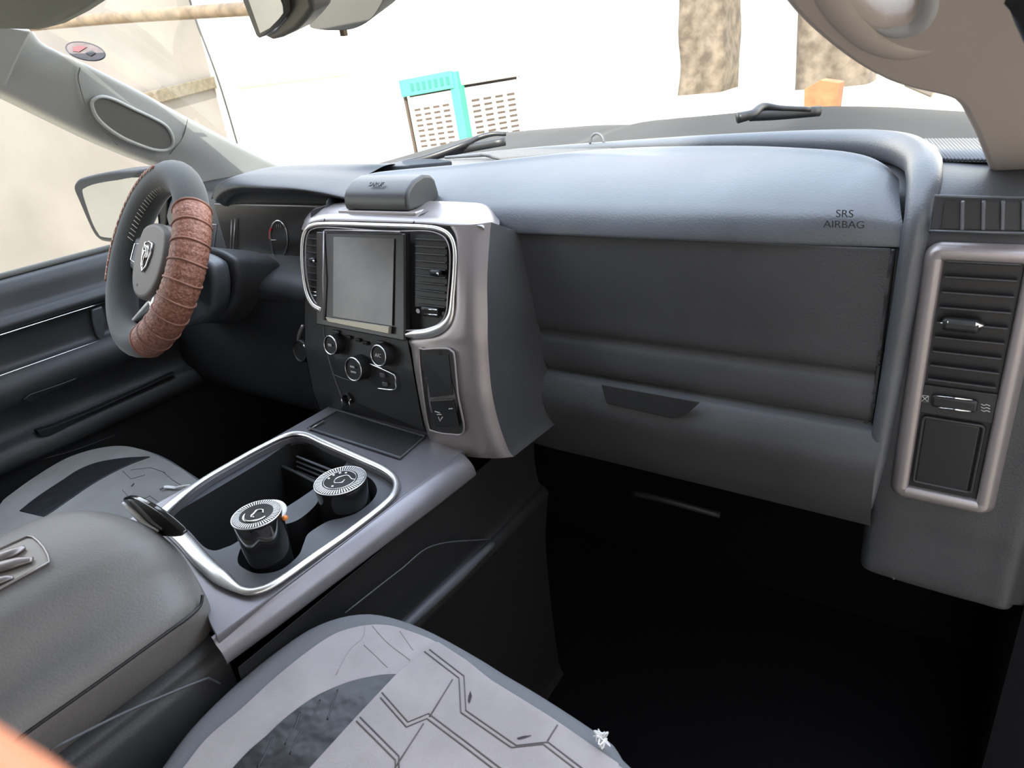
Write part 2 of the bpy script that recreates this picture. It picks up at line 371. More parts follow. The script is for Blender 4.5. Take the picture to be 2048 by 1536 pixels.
# ------------------------------------------------------------------ truck hood, wipers
rows = []
sil = [P(u, v, y=2.1) for u, v in [(868, 300), (905, 286), (950, 275), (1050, 266), (1150, 259), (1248, 258), (1266, 250), (1400, 238), (1530, 226), (1640, 221), (1750, 223), (1860, 230), (1950, 236), (2048, 252)]]
def hz(x): return float(np.interp(x, [p.x for p in sil], [p.z for p in sil])) - .004
for y, dz in [(1.30, -.05), (1.36, -.028), (1.5, -.012), (1.8, -.002), (2.1, .004), (2.35, -.020), (2.5, -.08), (2.55, -.3)]:
    rows.append([Vector((x, y + (.0 if y > 1.4 else .0), hz(x) + dz)) for x in np.linspace(-.86, .92, 40)])
hood = grid('truck_hood', rows, PAINT, nu=70, nv=50, thick=.01)
tag(hood, 'dark truck hood with two raised bulges beyond the windshield base', 'hood')
for o in [rbox('windshield_cowl', (0.02, 1.29, .885), (1.68, .14, .03), BLACKP, bevel=.01)]: tag(o, 'black plastic cowl strip between the windshield and the hood', 'cowl')
def wiper(pts, blade, label):
    w = thing('windshield_wiper', label, 'wiper', pts[0], 'windshield wipers')
    tube('arm', pts, [.010, .007, .005], BLACKP, w, n=24)
    tube('blade', blade, .006, BLACKP, w, n=12, flat=1.6)
    del w['group']; return w
wiper([P(800, 330, y=1.30), P(860, 314, y=1.33), P(925, 290, y=1.38), P(955, 276, y=1.42), P(985, 268, y=1.44), P(1012, 268, y=1.46)], [P(850, 318, y=1.36), P(900, 304, y=1.38), P(1010, 283, y=1.42)], 'black wiper arm in front of the green cooler')
wiper([P(1475, 236, y=1.36), P(1505, 228, y=1.38), P(1526, 213, y=1.42), P(1560, 217, y=1.44), P(1620, 219, y=1.48)], [P(1500, 232, y=1.40), P(1560, 229, y=1.44), P(1640, 222, y=1.50)], 'black wiper arm at the passenger side of the hood')
# ------------------------------------------------------------------ cab shell
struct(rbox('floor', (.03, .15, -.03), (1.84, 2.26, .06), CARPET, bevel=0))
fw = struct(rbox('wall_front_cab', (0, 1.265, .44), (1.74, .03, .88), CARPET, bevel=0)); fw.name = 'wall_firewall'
struct(rbox('wall_back', (0, -.95, .66), (1.74, .04, 1.36), BLACKP, bevel=0))
struct(rbox('wall_left_cab', (-.875, .2, .40), (.03, 2.2, .86), BLACKP, bevel=0)).name = 'wall_driver_side'
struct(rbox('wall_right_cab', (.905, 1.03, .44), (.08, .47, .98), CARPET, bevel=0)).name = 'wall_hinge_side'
roof = []
for y, z in [(-.95, 1.36), (-.4, 1.385), (.1, 1.38), (.40, 1.35), (.52, 1.325), (.55, 1.318)]:
    roof.append([Vector((x, y, z - .25 * max(0, abs(x) - .45) ** 1.5 * 2)) for x in np.linspace(-.82, .82, 11)])
struct(grid('ceiling', roof, HEADL, nu=24, nv=16, thick=.03))
tag(rbox('door_sill', (.935, .1, .03), (.05, 1.9, .06), BLACKP, bevel=.01), 'dark plastic door sill along the passenger footwell', 'sill')
# open passenger door, hinged ahead of the camera and swung outwards (out of view, added to shade the lower cab)
da = math.radians(-22); hx = Vector((.97, .80, 0)); dd = Vector((math.cos(da), math.sin(da), 0)); dn = Vector((-dd.y, dd.x, 0))
d1 = prism('door_1', [hx + dd * 0 + Vector((0, 0, .02)), hx + dd * 1.02 + Vector((0, 0, .02)), hx + dd * 1.02 + Vector((0, 0, .86)), hx + Vector((0, 0, .88))], dn * .09, DARKP, bevel=.02); struct(d1)
tube('door_window_frame', [hx + Vector((0, 0, .88)) + dn * .04, hx + dd * .30 + Vector((0, 0, 1.12)) + dn * .04, hx + dd * .62 + Vector((0, 0, 1.27)) + dn * .04, hx + dd * 1.0 + Vector((0, 0, 1.27)) + dn * .04, hx + dd * 1.0 + Vector((0, 0, .88)) + dn * .04], .022, BLACKP, d1, seg=10)
# windshield
wt = [(-.64, .60, 1.30), (-.35, .64, 1.325), (0, .66, 1.335), (.35, .64, 1.325), (.70, .60, 1.30)]
wb = [(-.80, 1.07, .955), (-.42, 1.20, .955), (0, 1.245, .955), (.42, 1.20, .955), (.80, 1.07, .955)]
wm = [[(a[0] * (1 - t) + b[0] * t, a[1] * (1 - t) + b[1] * t + .03 * math.sin(math.pi * t), a[2] * (1 - t) + b[2] * t + .012 * math.sin(math.pi * t)) for a, b in zip(wt, wb)] for t in (0, .33, .66, 1)]
ws = struct(grid('window_1', wm, GLASS, nu=24, nv=16)); ws['label'] = 'curved windshield'
# driver side A pillar
up_ = [(64, 62, -.615), (90, 90, -.625), (168, 127, -.64), (273, 180, -.66), (371, 234, -.68), (480, 291, -.70), (590, 346, -.73)]
lo_ = [(-8, 178, -.70), (40, 201, -.71), (110, 236, -.725), (190, 275, -.735), (262, 306, -.745), (345, 340, -.755), (420, 400, -.77)]
pil = thing('windshield_pillar', 'light grey driver side windshield pillar with oval grille recess', 'pillar', (-.75, .95, .90))
rU = [P(u, v, x=x) for u, v, x in up_]; rL = [P(u, v, x=x) for u, v, x in lo_]
def mixr(t, inw):
    return [a.lerp(b, t) + Vector((inw, -.3 * inw, .2 * inw)) for a, b in zip(rU, rL)]
grid('pillar_cover', [[p + Vector((-.03, .01, .0)) for p in rU], rU, mixr(.2, .012), mixr(.5, .016), mixr(.8, .008), rL, [p + Vector((-.035, .0, -.005)) for p in rL]], PILL, pil, nu=40, nv=36)
def onpil(u, v, off=.0):
    # nearest centre surface: plane through the pillar
    p0 = rU[2].lerp(rL[2], .5); a = rU[5] - rU[1]; b = rL[3] - rU[3]; n = a.cross(b).normalized()
    if n.x < 0: n = -n
    return PP(u, v, p0 + n * (.014 + off), n), n
rec = [(470, 530), (490, 503), (530, 495), (590, 512), (680, 556), (780, 603), (850, 645), (882, 700), (882, 745), (850, 768), (790, 766), (710, 740), (620, 700), (540, 645), (490, 590)]
rec = [(u / 2.56, v / 2.56) for u, v in rec]
ring = cr([onpil(u, v, .004)[0] for u, v in rec], 60, True); npn = onpil(200, 250)[1]
prism('grille_recess', ring, -npn * .006, RECESS, pil)
tube('grille_rim', ring, .0035, PILL, pil, closed=True, seg=8)
tubes('panel_seam', [[onpil(160, 135, .003)[0], onpil(158, 165, .003)[0], onpil(185, 240, .003)[0], onpil(235, 290, .003)[0]], [onpil(375, 238, .003)[0], onpil(365, 275, .003)[0], onpil(340, 308, .003)[0]]], .0012, RECESS, pil, n=16)
# header trim + sun visor, top left
hp = [P(64, 62, x=-.60), P(40, 110, x=-.63), P(12, 172, x=-.68), P(-60, 165, x=-.70), P(-60, 50, x=-.62), P(0, 55, x=-.60)]
tag(prism('header_trim', hp, (-.03, .01, .01), HEADL, bevel=.004), 'light grey roof trim piece at the top of the driver side pillar', 'trim')
vp = [P(195, -4, y=.50), P(150, 26, y=.50), P(100, 52, y=.50), P(70, 60, y=.50), P(20, 58, y=.48), P(-90, 62, y=.46), P(-90, -50, y=.46), P(150, -40, y=.50)]
tag(prism('sun_visor', vp, (-.01, .03, .005), mat('visor_cloth', (.22, .23, .20), .9, grain=.3), bevel=.006), 'grey-green folded sun visor at the top left corner', 'sun visor')
# sticker on the glass
sc = P(171, 103, x=-.585); sc = sc
st = thing('inspection_sticker', 'round printed sticker on the driver side upper corner of the windshield', 'sticker', sc)
nS = Vector((.25, -.5, .75)).normalized()
def SP(u, v, o=0): return PP(u, v, sc + nS * o, nS)
ell = [SP(171 + 40 * math.cos(a) * math.cos(.22) - 17 * math.sin(a) * math.sin(.22), 102.5 + 40 * math.cos(a) * math.sin(.22) + 17 * math.sin(a) * math.cos(.22)) for a in np.linspace(0, 2 * math.pi, 40, endpoint=False)]
prism('sticker_disc', ell, -nS * .0008, mat('sticker_paper', (.07, .055, .05), .8, var=.2, vscale=60), st)
tube('sticker_border', ell, .0012, mat('sticker_edge', (.03, .03, .035), .8), st, closed=True, seg=6)
prism('sticker_patch', [SP(171, 106, .001), SP(184, 101, .001), SP(192, 106, .001), SP(182, 112, .001)], nS * .0003, mat('sticker_dark', (.02, .02, .02), .8), st)
prism('sticker_mark', [SP(146, 95, .001), SP(160, 91, .001), SP(174, 94, .001), SP(158, 104, .001), SP(146, 102, .001)], nS * .0003, mat('sticker_red', (.10, .03, .03), .8), st)
# passenger side pillar with grab handle
pr = thing('windshield_pillar', 'beige passenger side windshield pillar with moulded grab handle', 'pillar', (.80, .86, .95))
outer = [(1560, -60, .55), (1594, 0, .56), (1646, 55, .59), (1717, 112, .62), (1777, 147, .65), (1830, 166, .68), (1905, 184, .72), (1934, 202, .745), (1950, 230, .77), (1969, 270, .80), (1995, 339, .85), (2006, 352, .855), (2048, 366, .86), (2120, 372, .86)]
inner = [(2300, -60, .40), (2300, 0, .42), (2300, 20, .45), (2300, 60, .50), (2300, 90, .55), (2300, 120, .60), (2300, 150, .64), (2300, 180, .68), (2300, 210, .70), (2300, 250, .73), (2300, 320, .78), (2300, 340, .80), (2300, 400, .82), (2300, 420, .82)]
O3 = [P(u, v, y=y) for u, v, y in outer]
# body with a loop opening: plate in the pillar plane, extruded
pn = (O3[1] - O3[10]).cross(Vector((1, .35, -.1))).normalized()
if pn.y > 0: pn = -pn
p0 = O3[7]
def onR(u, v, off=0.): return PP(u, v, p0 + pn * off, pn)
e1 = Vector((1, 0, 0)); e1 = (e1 - pn * e1.dot(pn)).normalized(); e2 = pn.cross(e1)
MR = Matrix((e1, e2, pn)).transposed().to_4x4(); MR.translation = p0
def loc2(u, v):
    q = MR.inverted() @ onR(u, v); return (q.x, q.y)
ol = cr([onR(u, v) for u, v, y in outer] , 70)
ol = [MR.inverted() @ q for q in ol]
outl = [(q.x, q.y) for q in ol] + [loc2(2150, 300), loc2(2150, 100), loc2(2070, -40), loc2(2060, -120), loc2(1900, -160), loc2(1600, -120)]
hole = [loc2(u, v) for u, v in [(1690, -8), (1697, 0), (1722, 25), (1751, 44), (1775, 47), (1815, 42), (1838, 28), (1850, 8), (1850, -40), (1820, -70), (1730, -70), (1690, -40)]]
hole = [(q.x, q.y) for q in cr([Vector((a, b, 0)) for a, b in hole], 40, True)]
plate('pillar_cover', [outl, hole], -.012, .016, PILR, pr, bevel=.007, M=MR)
grip = cr([onR(u, v, -.001) for u, v in [(1640, -60), (1668, 0), (1705, 45), (1750, 80), (1800, 98), (1850, 98), (1900, 84), (1950, 70)]], 40)
tube('handle_ridge', grip, [.012, .0125, .0125, .011, .007, .001], PILR, pr, seg=14, n=40, flat=.55, up=pn)
grip2 = [onR(u, v, .000) for u, v in [(1668, -60), (1700, 12), (1751, 50), (1790, 56), (1835, 45), (1858, 10), (1860, -60)]]
tube('handle_lip', grip2, [.001, .001, .003, .007, .008, .007, .006], PILL, pr, seg=10, n=36)
tag(prism('door_seal', [P(2012, -40, y=.48), P(2011, 0, y=.48), P(2030, 50, y=.5), P(2049, 90, y=.52), P(2200, 200, y=.55), P(2200, -40, y=.48)], (0, .02, 0), BLACKP, bevel=.003), 'dark rubber door seal at the top right beside the passenger pillar', 'seal')
# rear view mirror and sensor housing
rv = thing('rearview_mirror', 'grey framed rearview mirror hanging at the top of the windshield', 'mirror', P(545, -30, y=.62))
nM = Vector((-.25, -.93, -.28)).normalized(); m0 = P(530, 10, y=.60)
def MP(u, v, o=0.): return PP(u, v, m0 + nM * o, nM)
G1 = [(478, -60), (484, 0), (512, 73), (517, 77), (528, 73), (548, 56), (562, 38), (569, 27), (568, 12), (562, -8), (540, -90), (500, -100)]
prism('mirror_frame', [MP(u, v) for u, v in G1], -nM * .010, mat('mirror_housing', (.10, .10, .09), .5), rv, bevel=.003)
G2 = [(492, -60), (498, 0), (521, 66), (540, 56), (558, 38), (567, 26), (566, 12), (560, -8), (536, -85), (506, -90)]
prism('mirror_glass', [MP(u, v, .0008) for u, v in G2], nM * .0006, MIRROR, rv)
G3 = [(520, 70), (543, 81), (560, 77), (590, 62), (606, 45), (612, 38), (624, 22), (618, -10), (600, -90), (540, -90), (566, 10), (567, 28), (548, 56)]
prism('mirror_back', [MP(u, v, -.011) for u, v in G3], -nM * .03, mat('mirror_back_shell', (.09, .085, .075), .5), rv, bevel=.008)
c = P(690, 0, y=.74)
s_ = thing('sensor_housing', 'dark rounded sensor housing on the glass beside the rearview mirror', 'sensor housing', c)
pr_ = [(608, -40), (612, 20), (618, 50), (624, 57), (650, 61), (690, 61), (715, 55), (740, 40), (757, 18), (768, -10), (765, -60), (690, -80)]
prism('housing_shell', cr([P(u, v, y=.72) for u, v in pr_], 40, True), (.0, .05, .02), mat('sensor_shell', (.07, .068, .06), .5), s_, bevel=.014, seg=5)
rbox('lens_tab', P(687, 64, y=.735), (.008, .008, .010), WOOD, s_, bevel=.001)
# ------------------------------------------------------------------ dashboard
D = thing('dashboard', 'dark grey grained dashboard with centre screen, vents and glovebox', 'dashboard', (0, .9, .5))
def yb(x): return 1.235 - .36 * x * x
rows = []
for y, z in [(None, .950), (1.00, .958), (.90, .955), (.87, .93), (.86, .86), (.86, .70), (.86, .58), (.90, .535), (1.10, .52), (1.24, .60)]:
    rows.append([Vector((x, yb(x) if y is None else y, z)) for x in np.linspace(-.84, .86, 13)])
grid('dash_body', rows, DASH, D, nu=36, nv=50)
# passenger pad
far = [(652, 381, .966), (700, 358, .968), (745, 347, .972), (820, 338, .976), (900, 331, .980), (1000, 320, .984), (1100, 309, .986), (1200, 299, .988), (1300, 294, .988), (1400, 292, .988), (1500, 292, .988), (1600, 296, .988), (1680, 302, .986), (1735, 313, .982), (1772, 332, .976), (1796, 358, .962)]
FR = [P(u, v, z=z) for u, v, z in far]
NEAR = [Vector((x, .80, .906)) for x in np.linspace(-.20, .690, len(FR))]
FR[0].z -= .016; FR[1].z -= .006; FR = [FR[0] + Vector((-.010, .0, -.03))] + FR; NEAR = [NEAR[0] + Vector((-.01, 0, 0))] + NEAR
rows = [[p + Vector((0, .012, -.02)) for p in FR], FR]
prof = [(.86, .035, .0), (.62, .052, 0), (.40, .052, .0), (.20, .044, 0), (.07, .028, 0), (.0, .012, 0)]
xs = np.concatenate([[-.216], np.linspace(-.205, .699, len(FR) - 1)])
for t, dz, _ in prof:
    r = []
    for i, p in enumerate(FR):
        xx = p.x * t ** .5 + xs[i] * (1 - t ** .5); yy = .792 + (p.y - .792) * t
        edge = min(1, (len(FR) - 1 - i) / 2.2)
        dz = dz * [0, .2, .6][i] if i < 3 else dz
        zl = .906 + (p.z - .906) * min(1, t ** .42 if t > 0 else 0)
        zz = zl + dz * .22 * edge
        r.append(Vector((xx, yy - .014 * (1 - t) * 0 + (1 - edge) * .01, zz)))
    rows.append(r)
rows.append([Vector((p.x, .806, .905)) for p in NEAR]); rows.append([Vector((p.x, .83, .905)) for p in NEAR])
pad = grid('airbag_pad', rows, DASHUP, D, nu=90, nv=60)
tx = P(1690, 437, y=.788)
text('airbag_marking', 'SRS\nAIRBAG', tx + Vector((0, -.0035, 0)), (1, 0, 0), (0, -.12, 1), .0115, DARKP, pad)
# pad edge moulding and right end panel
rows = []
for y, z, y2 in [(yb(.8), .95, 0), (1.04, .968, 0), (.92, .970, 0), (.85, .966, 0), (.812, .950, 0), (.797, .925, 0), (.791, .89, 0), (.790, .75, 0), (.790, .60, 0), (.792, .56, 0), (.796, .485, 0), (.82, .478, 0)]:
    rows.append([Vector((.690, y + .035, z - .012)), Vector((.697, y + .008, z)), Vector((.712, y, z + .002)), Vector((.76, y, z)), Vector((.82, y, z)), Vector((.852, y + .004, z)), Vector((.862, y + .05, z - .004))])
endp = grid('end_panel', rows, DASH, D, nu=36, nv=90)
pth = [(-.25, 1.20, .955), (-.05, 1.195, .962), (.20, 1.165, .968), (.40, 1.125, .972), (.56, 1.07, .975), (.645, 1.0, .977), (.687, .915, .976), (.701, .85, .968), (.706, .812, .945), (.706, .797, .915), (.705, .791, .86), (.702, .790, .76), (.698, .790, .66), (.694, .790, .585)]
tube('edge_moulding', pth, [.003, .006, .010, .014, .017, .019, .019, .018, .016, .014, .013, .012, .011, .010, .006], DASHUP, D, n=90, seg=16)
# defroster grille at the right
q = [P(1836, 284, z=.972), P(1960, 284, z=.972), P(2010, 327, z=.972), P(1868, 324, z=.972)]
gp = prism('defroster_grille', q, (0, 0, .002), DARKP, D, .001)
bars = []
for i in range(19):
    t = i / 18; a = q[0].lerp(q[1], t); b = q[3].lerp(q[2], t); bars.append([a + Vector((0, 0, .003)), b + Vector((0, 0, .003))])
tubes('grille_bars', bars, .0019, DASHUP, gp, seg=6)
# demister vent
a, b, c, d = P(1870, 392, y=.797), P(2075, 397, y=.797), P(2075, 468, y=.788), P(1858, 462, y=.788)
fv = (b - a).cross(d - a).normalized(); fv = fv if fv.y < 0 else -fv
vf = prism('demister_vent', [a, b, c, d], -fv * -.004, DARKP, D, .003)
ia, ib, ic, id_ = [p + fv * .0045 for p in (a.lerp(c, .07), b.lerp(d, .07), c.lerp(a, .07), d.lerp(b, .07))]
prism('vent_well', [P(1890, 402, y=.79), P(2070, 405, y=.79), P(2070, 461, y=.784), P(1882, 457, y=.784)], fv * .0012, BLACKP, vf)
for u in (1924, 1966, 2005, 2046):
    prism('vane', [P(u - 3, 404, y=.782), P(u + 5, 404, y=.782), P(u + 4, 461, y=.778), P(u - 4, 461, y=.778)], (0, .008, 0), CONSG, vf, .001)
tube('vent_rim', [P(1870, 392, y=.785), P(2075, 397, y=.785), P(2075, 468, y=.778), P(1858, 462, y=.778)], .0016, DASHUP, vf, closed=True, seg=6)
# side vent with tall silver bezel
X0, X1, Z0, Z1, YV = .716, .818, .612, .916, .789
def rrect(x0, x1, z0, z1, r, y, n=8, sk=0.):
    pts = []
    for cx, cz, a0 in ((x1 - r, z1 - r, 0), (x0 + r, z1 - r, 90), (x0 + r, z0 + r, 180), (x1 - r, z0 + r, 270)):
        for k in range(n + 1):
            a = math.radians(a0 + 90 * k / n); pts.append(Vector((cx + r * math.cos(a), y, cz + r * math.sin(a))))
    return pts
sv = rbox('side_vent', ((X0 + X1) / 2, YV, (Z0 + Z1) / 2), (X1 - X0 - .01, .004, Z1 - Z0 - .01), BLACKP, D, bevel=.001)
path = rrect(X0 + .009, X1 - .009, Z0 + .009, Z1 - .009, .007, YV)
sweep('silver_bezel', path, [(-.009, 0), (-.009, .007), (-.0065, .010), (.001, .0105), (.003, .0095), (.0085, .003), (.0085, 0)], (0, -1, 0), SATIN, sv, closed=True)
zt = P(1960, 525, y=.785).z; zb = P(1960, 770, y=.785).z
for i in range(9):
    z = zt + (zb - zt) * i / 8
    rbox('vent_slat', ((X0 + X1) / 2, YV - .006, z), (X1 - X0 - .042, .010, .0022), CONSG if False else DARKP, sv, rot=Matrix.Rotation(math.radians(-18), 4, 'X'), bevel=.0006)
t1 = P(1922, 650, y=.776)
tb = rbox('direction_tab', t1, (.034, .012, .014), BLACKP, sv, bevel=.005)
for u, s in ((1889, -1), (1957, 1)):
    q = P(u, 649 + (4 if s > 0 else 0), y=.770)
    prism('silver_tip', [q + Vector((-.003 * s, 0, .004)), q + Vector((.0048 * s, .003, 0)), q + Vector((-.003 * s, 0, -.004))], (0, .005, 0), BRIGHT, tb, .0008)
zc = P(1910, 808, y=.782)
rbox('control_strip', ((X0 + X1) / 2, YV - .003, zc.z), (X1 - X0 - .036, .006, .034), DARKP, sv, bevel=.001)
tw = rbox('thumbwheel', P(1909, 806, y=.781), (.042, .008, .014), BLACKP, sv, bevel=.003)
o1 = [P(u, v, y=.7765) for u, v in ((1872, 792), (1945, 800))]; o2 = [P(u, v, y=.7765) for u, v in ((1876, 815), (1942, 823))]
tubes('wheel_edges', [o1, o2], .0009, BRIGHT, tw)
def onv(u, v): return P(u, v, y=.7825)
tubes('closed_symbol', [[onv(1843, 791), onv(1857, 792), onv(1856, 804), onv(1842, 803), onv(1843, 791)], [onv(1843, 791), onv(1856, 804)], [onv(1857, 792), onv(1842, 803)]], .0005, MARK, sv, seg=4)
tubes('airflow_symbol', [[onv(1962, 808 + k * 6), onv(1968, 811 + k * 6), onv(1973, 809 + k * 6), onv(1980, 812 + k * 6)] for k in range(3)], .0005, MARK, sv, seg=4)
pk = rbox('lower_pocket', ((X0 + X1) / 2 - .002, YV - .002, (zc.z - .022 + Z0 + .022) / 2), (X1 - X0 - .05, .006, zc.z - .022 - Z0 - .024), BLACKP, sv, bevel=.002)
tube('pocket_rim', rrect(X0 + .022, X1 - .024, Z0 + .026, zc.z - .022, .004, YV - .005), .002, DARKP, pk, closed=True, seg=6)
# glovebox
x0, x1 = .182, .684
rows = []
for y, z in [(.81, .903), (.7985, .902), (.797, .898), (.7965, .86), (.797, .80), (.797, .775), (.7985, .764), (.802, .757), (.801, .750), (.796, .740), (.793, .72), (.794, .705), (.80, .696), (.815, .692)]:
    rows.append([Vector((x, y, z + .006 * 0)) for x in (x0, x0 + .004, x0 + .1, x0 + .25, x1 - .1, x1 - .004, x1)])
def gl(z): return z
gb = grid('glovebox_door', rows, DASH, D, nu=30, nv=70)
tube('door_edge', [(x0, .799, .9025), (x1, .799, .9025)], .0013, DASHUP, gb, seg=6)
tube('door_gap', [(x1 + .003, .80, .903), (x1 + .003, .80, .70), (x1 - .01, .80, .690), (x0, .80, .690)], .0028, BLACKP, gb, seg=6)
rows = []
for y, z in [(.83, .90), (.806, .900), (.803, .80), (.803, .72), (.800, .697), (.786, .688), (.772, .672), (.766, .655), (.768, .630), (.778, .59), (.792, .560), (.80, .553), (.83, .549), (1.02, .55)]:
    rows.append([Vector((x, y + (.012 if x < .2 else 0), z)) for x in (.170, .21, .34, .5, .64, .69, .70)])
lp = grid('lower_panel', rows, DASH, D, nu=30, nv=80)
hp_ = [P(1203, 768, y=.775), P(1402, 803, y=.775), P(1376, 826, y=.768), P(1345, 836, y=.766), P(1215, 806, y=.768)]
prism('pull_recess_shade', hp_, (0, -.002, .0), BLACKP, gb, .002)  # dark plate standing in for the shaded pull recess
# underside fittings seen faintly in the footwell
tube('under_dash_tube', [P(1265, 985, y=.90), P(1330, 1000, y=.90), P(1440, 1030, y=.92)], .006, DARKP, D, n=10)
prism('kick_panel', [P(1755, 1052, y=.80), P(1768, 1100, y=.80), P(1786, 1155, y=.80), P(1900, 1190, y=.80), P(1999, 1211, y=.80), P(2060, 1215, y=.80), P(2060, 1050, y=.80)], (0, .02, 0), DARKP, D, .004)
tube('kick_panel_edge', [P(1755, 1050, y=.797), P(1768, 1100, y=.797), P(1788, 1158, y=.797)], .0016, CONSG, D, n=10)
# centre dash top: speaker grille, trim mound, hook
gq = [P(960, 312, z=.962), P(1030, 303, z=.962), P(1190, 293, z=.962), P(1240, 300, z=.962), P(1150, 312, z=.962), P(1000, 322, z=.962)]
prism('top_speaker_grille', gq, (0, 0, .006), mat('perforated_grille', (.07, .07, .07), .7, grain=1., gscale=250), D, .003)
mq = [P(742, 343, z=.964), P(800, 331, z=.972), P(860, 326, z=.974), P(905, 331, z=.968), P(860, 336, z=.966), P(800, 341, z=.964)]
prism('trim_mound', cr(mq, 24, True), (0, 0, .008), DASHUP, D, .004)
h0 = P(1180, 287, z=.975); h1 = P(1208, 286, z=.975)
tube('dash_hook', [h0, h0.lerp(h1, .15) + Vector((0, 0, .012)), h0.lerp(h1, .5) + Vector((0, 0, .017)), h0.lerp(h1, .85) + Vector((0, 0, .012)), h1], .0022, CONSG, D, n=16)
# instrument hood
lip = [(431, 402, .82), (436, 391, .815), (450, 380, .805), (472, 374, .80), (500, 373, .795), (540, 374, .79), (590, 376, .785), (640, 382, .785), (690, 392, .79)]
crest = [(428, 396, .835), (436, 374, .835), (450, 362, .835), (470, 352, .84), (500, 345, .85), (540, 342, .86), (600, 341, .87), (680, 342, .89), (745, 344, .93)]
L3 = [P(u, v, y=y) for u, v, y in lip]; C3 = [P(u, v, y=y) for u, v, y in crest]
B3 = [Vector((c.x + .01, 1.06, .955)) for c in C3]
I3 = [l + Vector((.004, .012, -.012)) for l in L3]
J3 = [Vector((l.x * .97, .845, min(l.z - .03, .935))) for l in L3]
K3 = [Vector((l.x * .97, .85, .80)) for l in L3]
grid('instrument_hood', [B3, [b.lerp(c, .6) + Vector((0, 0, .012)) for b, c in zip(B3, C3)], C3, [c.lerp(l, .5) + Vector((0, -.003, .004)) for c, l in zip(C3, L3)], L3, I3, J3, K3], DASH, D, nu=60, nv=60)
cl = rbox('instrument_cluster', (-.40, .845, .868), (.40, .012, .125), mat('cluster_lens', (.035, .032, .03), .25), D, bevel=.01)
def CL(u, v, o=0.): return P(u, v, y=.838 - o)
tube('gauge_ring', cr([CL(u, v) for u, v in [(556, 441), (566, 447), (573, 462), (575, 482), (571, 502), (563, 516), (555, 522), (549, 515), (545, 500), (542, 484), (541, 465), (546, 448)]], 48, True), .0018, BRIGHT, cl, closed=True, seg=8)
tube('gauge_arc', [CL(543, 455), CL(540, 466), CL(540, 478)], .0022, REDM, cl, n=10)
tube('gauge_needle', [CL(541, 480), CL(552, 480)], .0009, WHITE, cl)
tubes('gauge_ticks', [[CL(553 + k * 4, 449), CL(554 + k * 4, 455)] for k in range(3)], .0007, MARK, cl)
tubes('cluster_edges', [[P(464, 440, y=.835), P(461, 512, y=.832)], [P(471, 438, y=.835), P(466, 514, y=.832)]], .0016, SATIN, cl)
tube('left_vent_edge', [P(414, 449, y=.82), P(434, 449, y=.82), P(431, 470, y=.82), P(428, 502, y=.815)], .0018, SATIN, cl)
# driver lower dash
rows = [[Vector((x, y, z)) for x in (-.80, -.62, -.45, -.30, -.20, -.168)] for y, z in [(.85, .812), (.82, .806), (.77, .800), (.752, .790), (.745, .770), (.742, .72), (.745, .60), (.77, .52), (.90, .48)]]
grid('knee_panel', rows, DARKP, D, nu=24, nv=40)
rows = [[Vector((x, y, z)) for x in (-.60, -.50, -.40, -.28, -.178)] for y, z in [(.838, .828), (.80, .822), (.765, .812), (.748, .80), (.742, .785), (.745, .770)]]
grid('cluster_surround', rows, DASH, D, nu=20, nv=24)
sh = thing('steering_column', 'dark steering column shroud behind the steering wheel', 'steering column', (-.42, .70, .80))
pc = [P(404, 493, y=.70), P(430, 498, y=.70), P(452, 508, y=.70), P(465, 520, y=.70), P(472, 545, y=.70), P(474, 575, y=.70), P(468, 610, y=.70), P(440, 640, y=.70), P(380, 640, y=.70), P(350, 560, y=.70), P(370, 500, y=.70)]
ctr = sum(pc, Vector()) / len(pc)
prism('column_shroud', cr([ctr + (p - ctr) * 1.0 for p in pc], 40, True), (0, .10, -.035), DASH, sh, .012, 5)
prism('column_front', cr([ctr + (p - ctr) * .93 + Vector((0, -.004, 0)) for p in pc], 40, True), (0, -.04, -.0), DASHUP, sh, .012, 5)
# ------------------------------------------------------------------ centre stack
S_ = [0]
inr = [(900, 452), (912, 480), (912, 560), (906, 630), (880, 668), (822, 680), (824, 700), (833, 760), (846, 830), (860, 880), (868, 905)]
out = [(958, 448), (955, 480), (950, 560), (951, 640), (951, 675), (952, 700), (954, 730), (960, 790), (974, 850), (992, 900), (1004, 918)]
I = [PF(u, v, .002) for u, v in inr]; O = [PF(u, v, .0) + Vector((0, 0, 0)) for u, v in out]
E2 = [o + Vector((.012, .012, 0)) for o in O]; E3 = [Vector((o.x + .018, .80, min(o.z, .905))) for o in O]
grid('stack_right_trim', [[i + Vector((0, .02, 0)) for i in I], I, [i.lerp(o, .5) + Vector((0, -.003, 0)) for i, o in zip(I, O)], [i.lerp(o, .9) for i, o in zip(I, O)], E2], SATIN, D, nu=60, nv=30)
grid('stack_right_side', [E2, [o.lerp(e, .5) for o, e in zip(E2, E3)], E3], DASH, D, nu=60, nv=8)
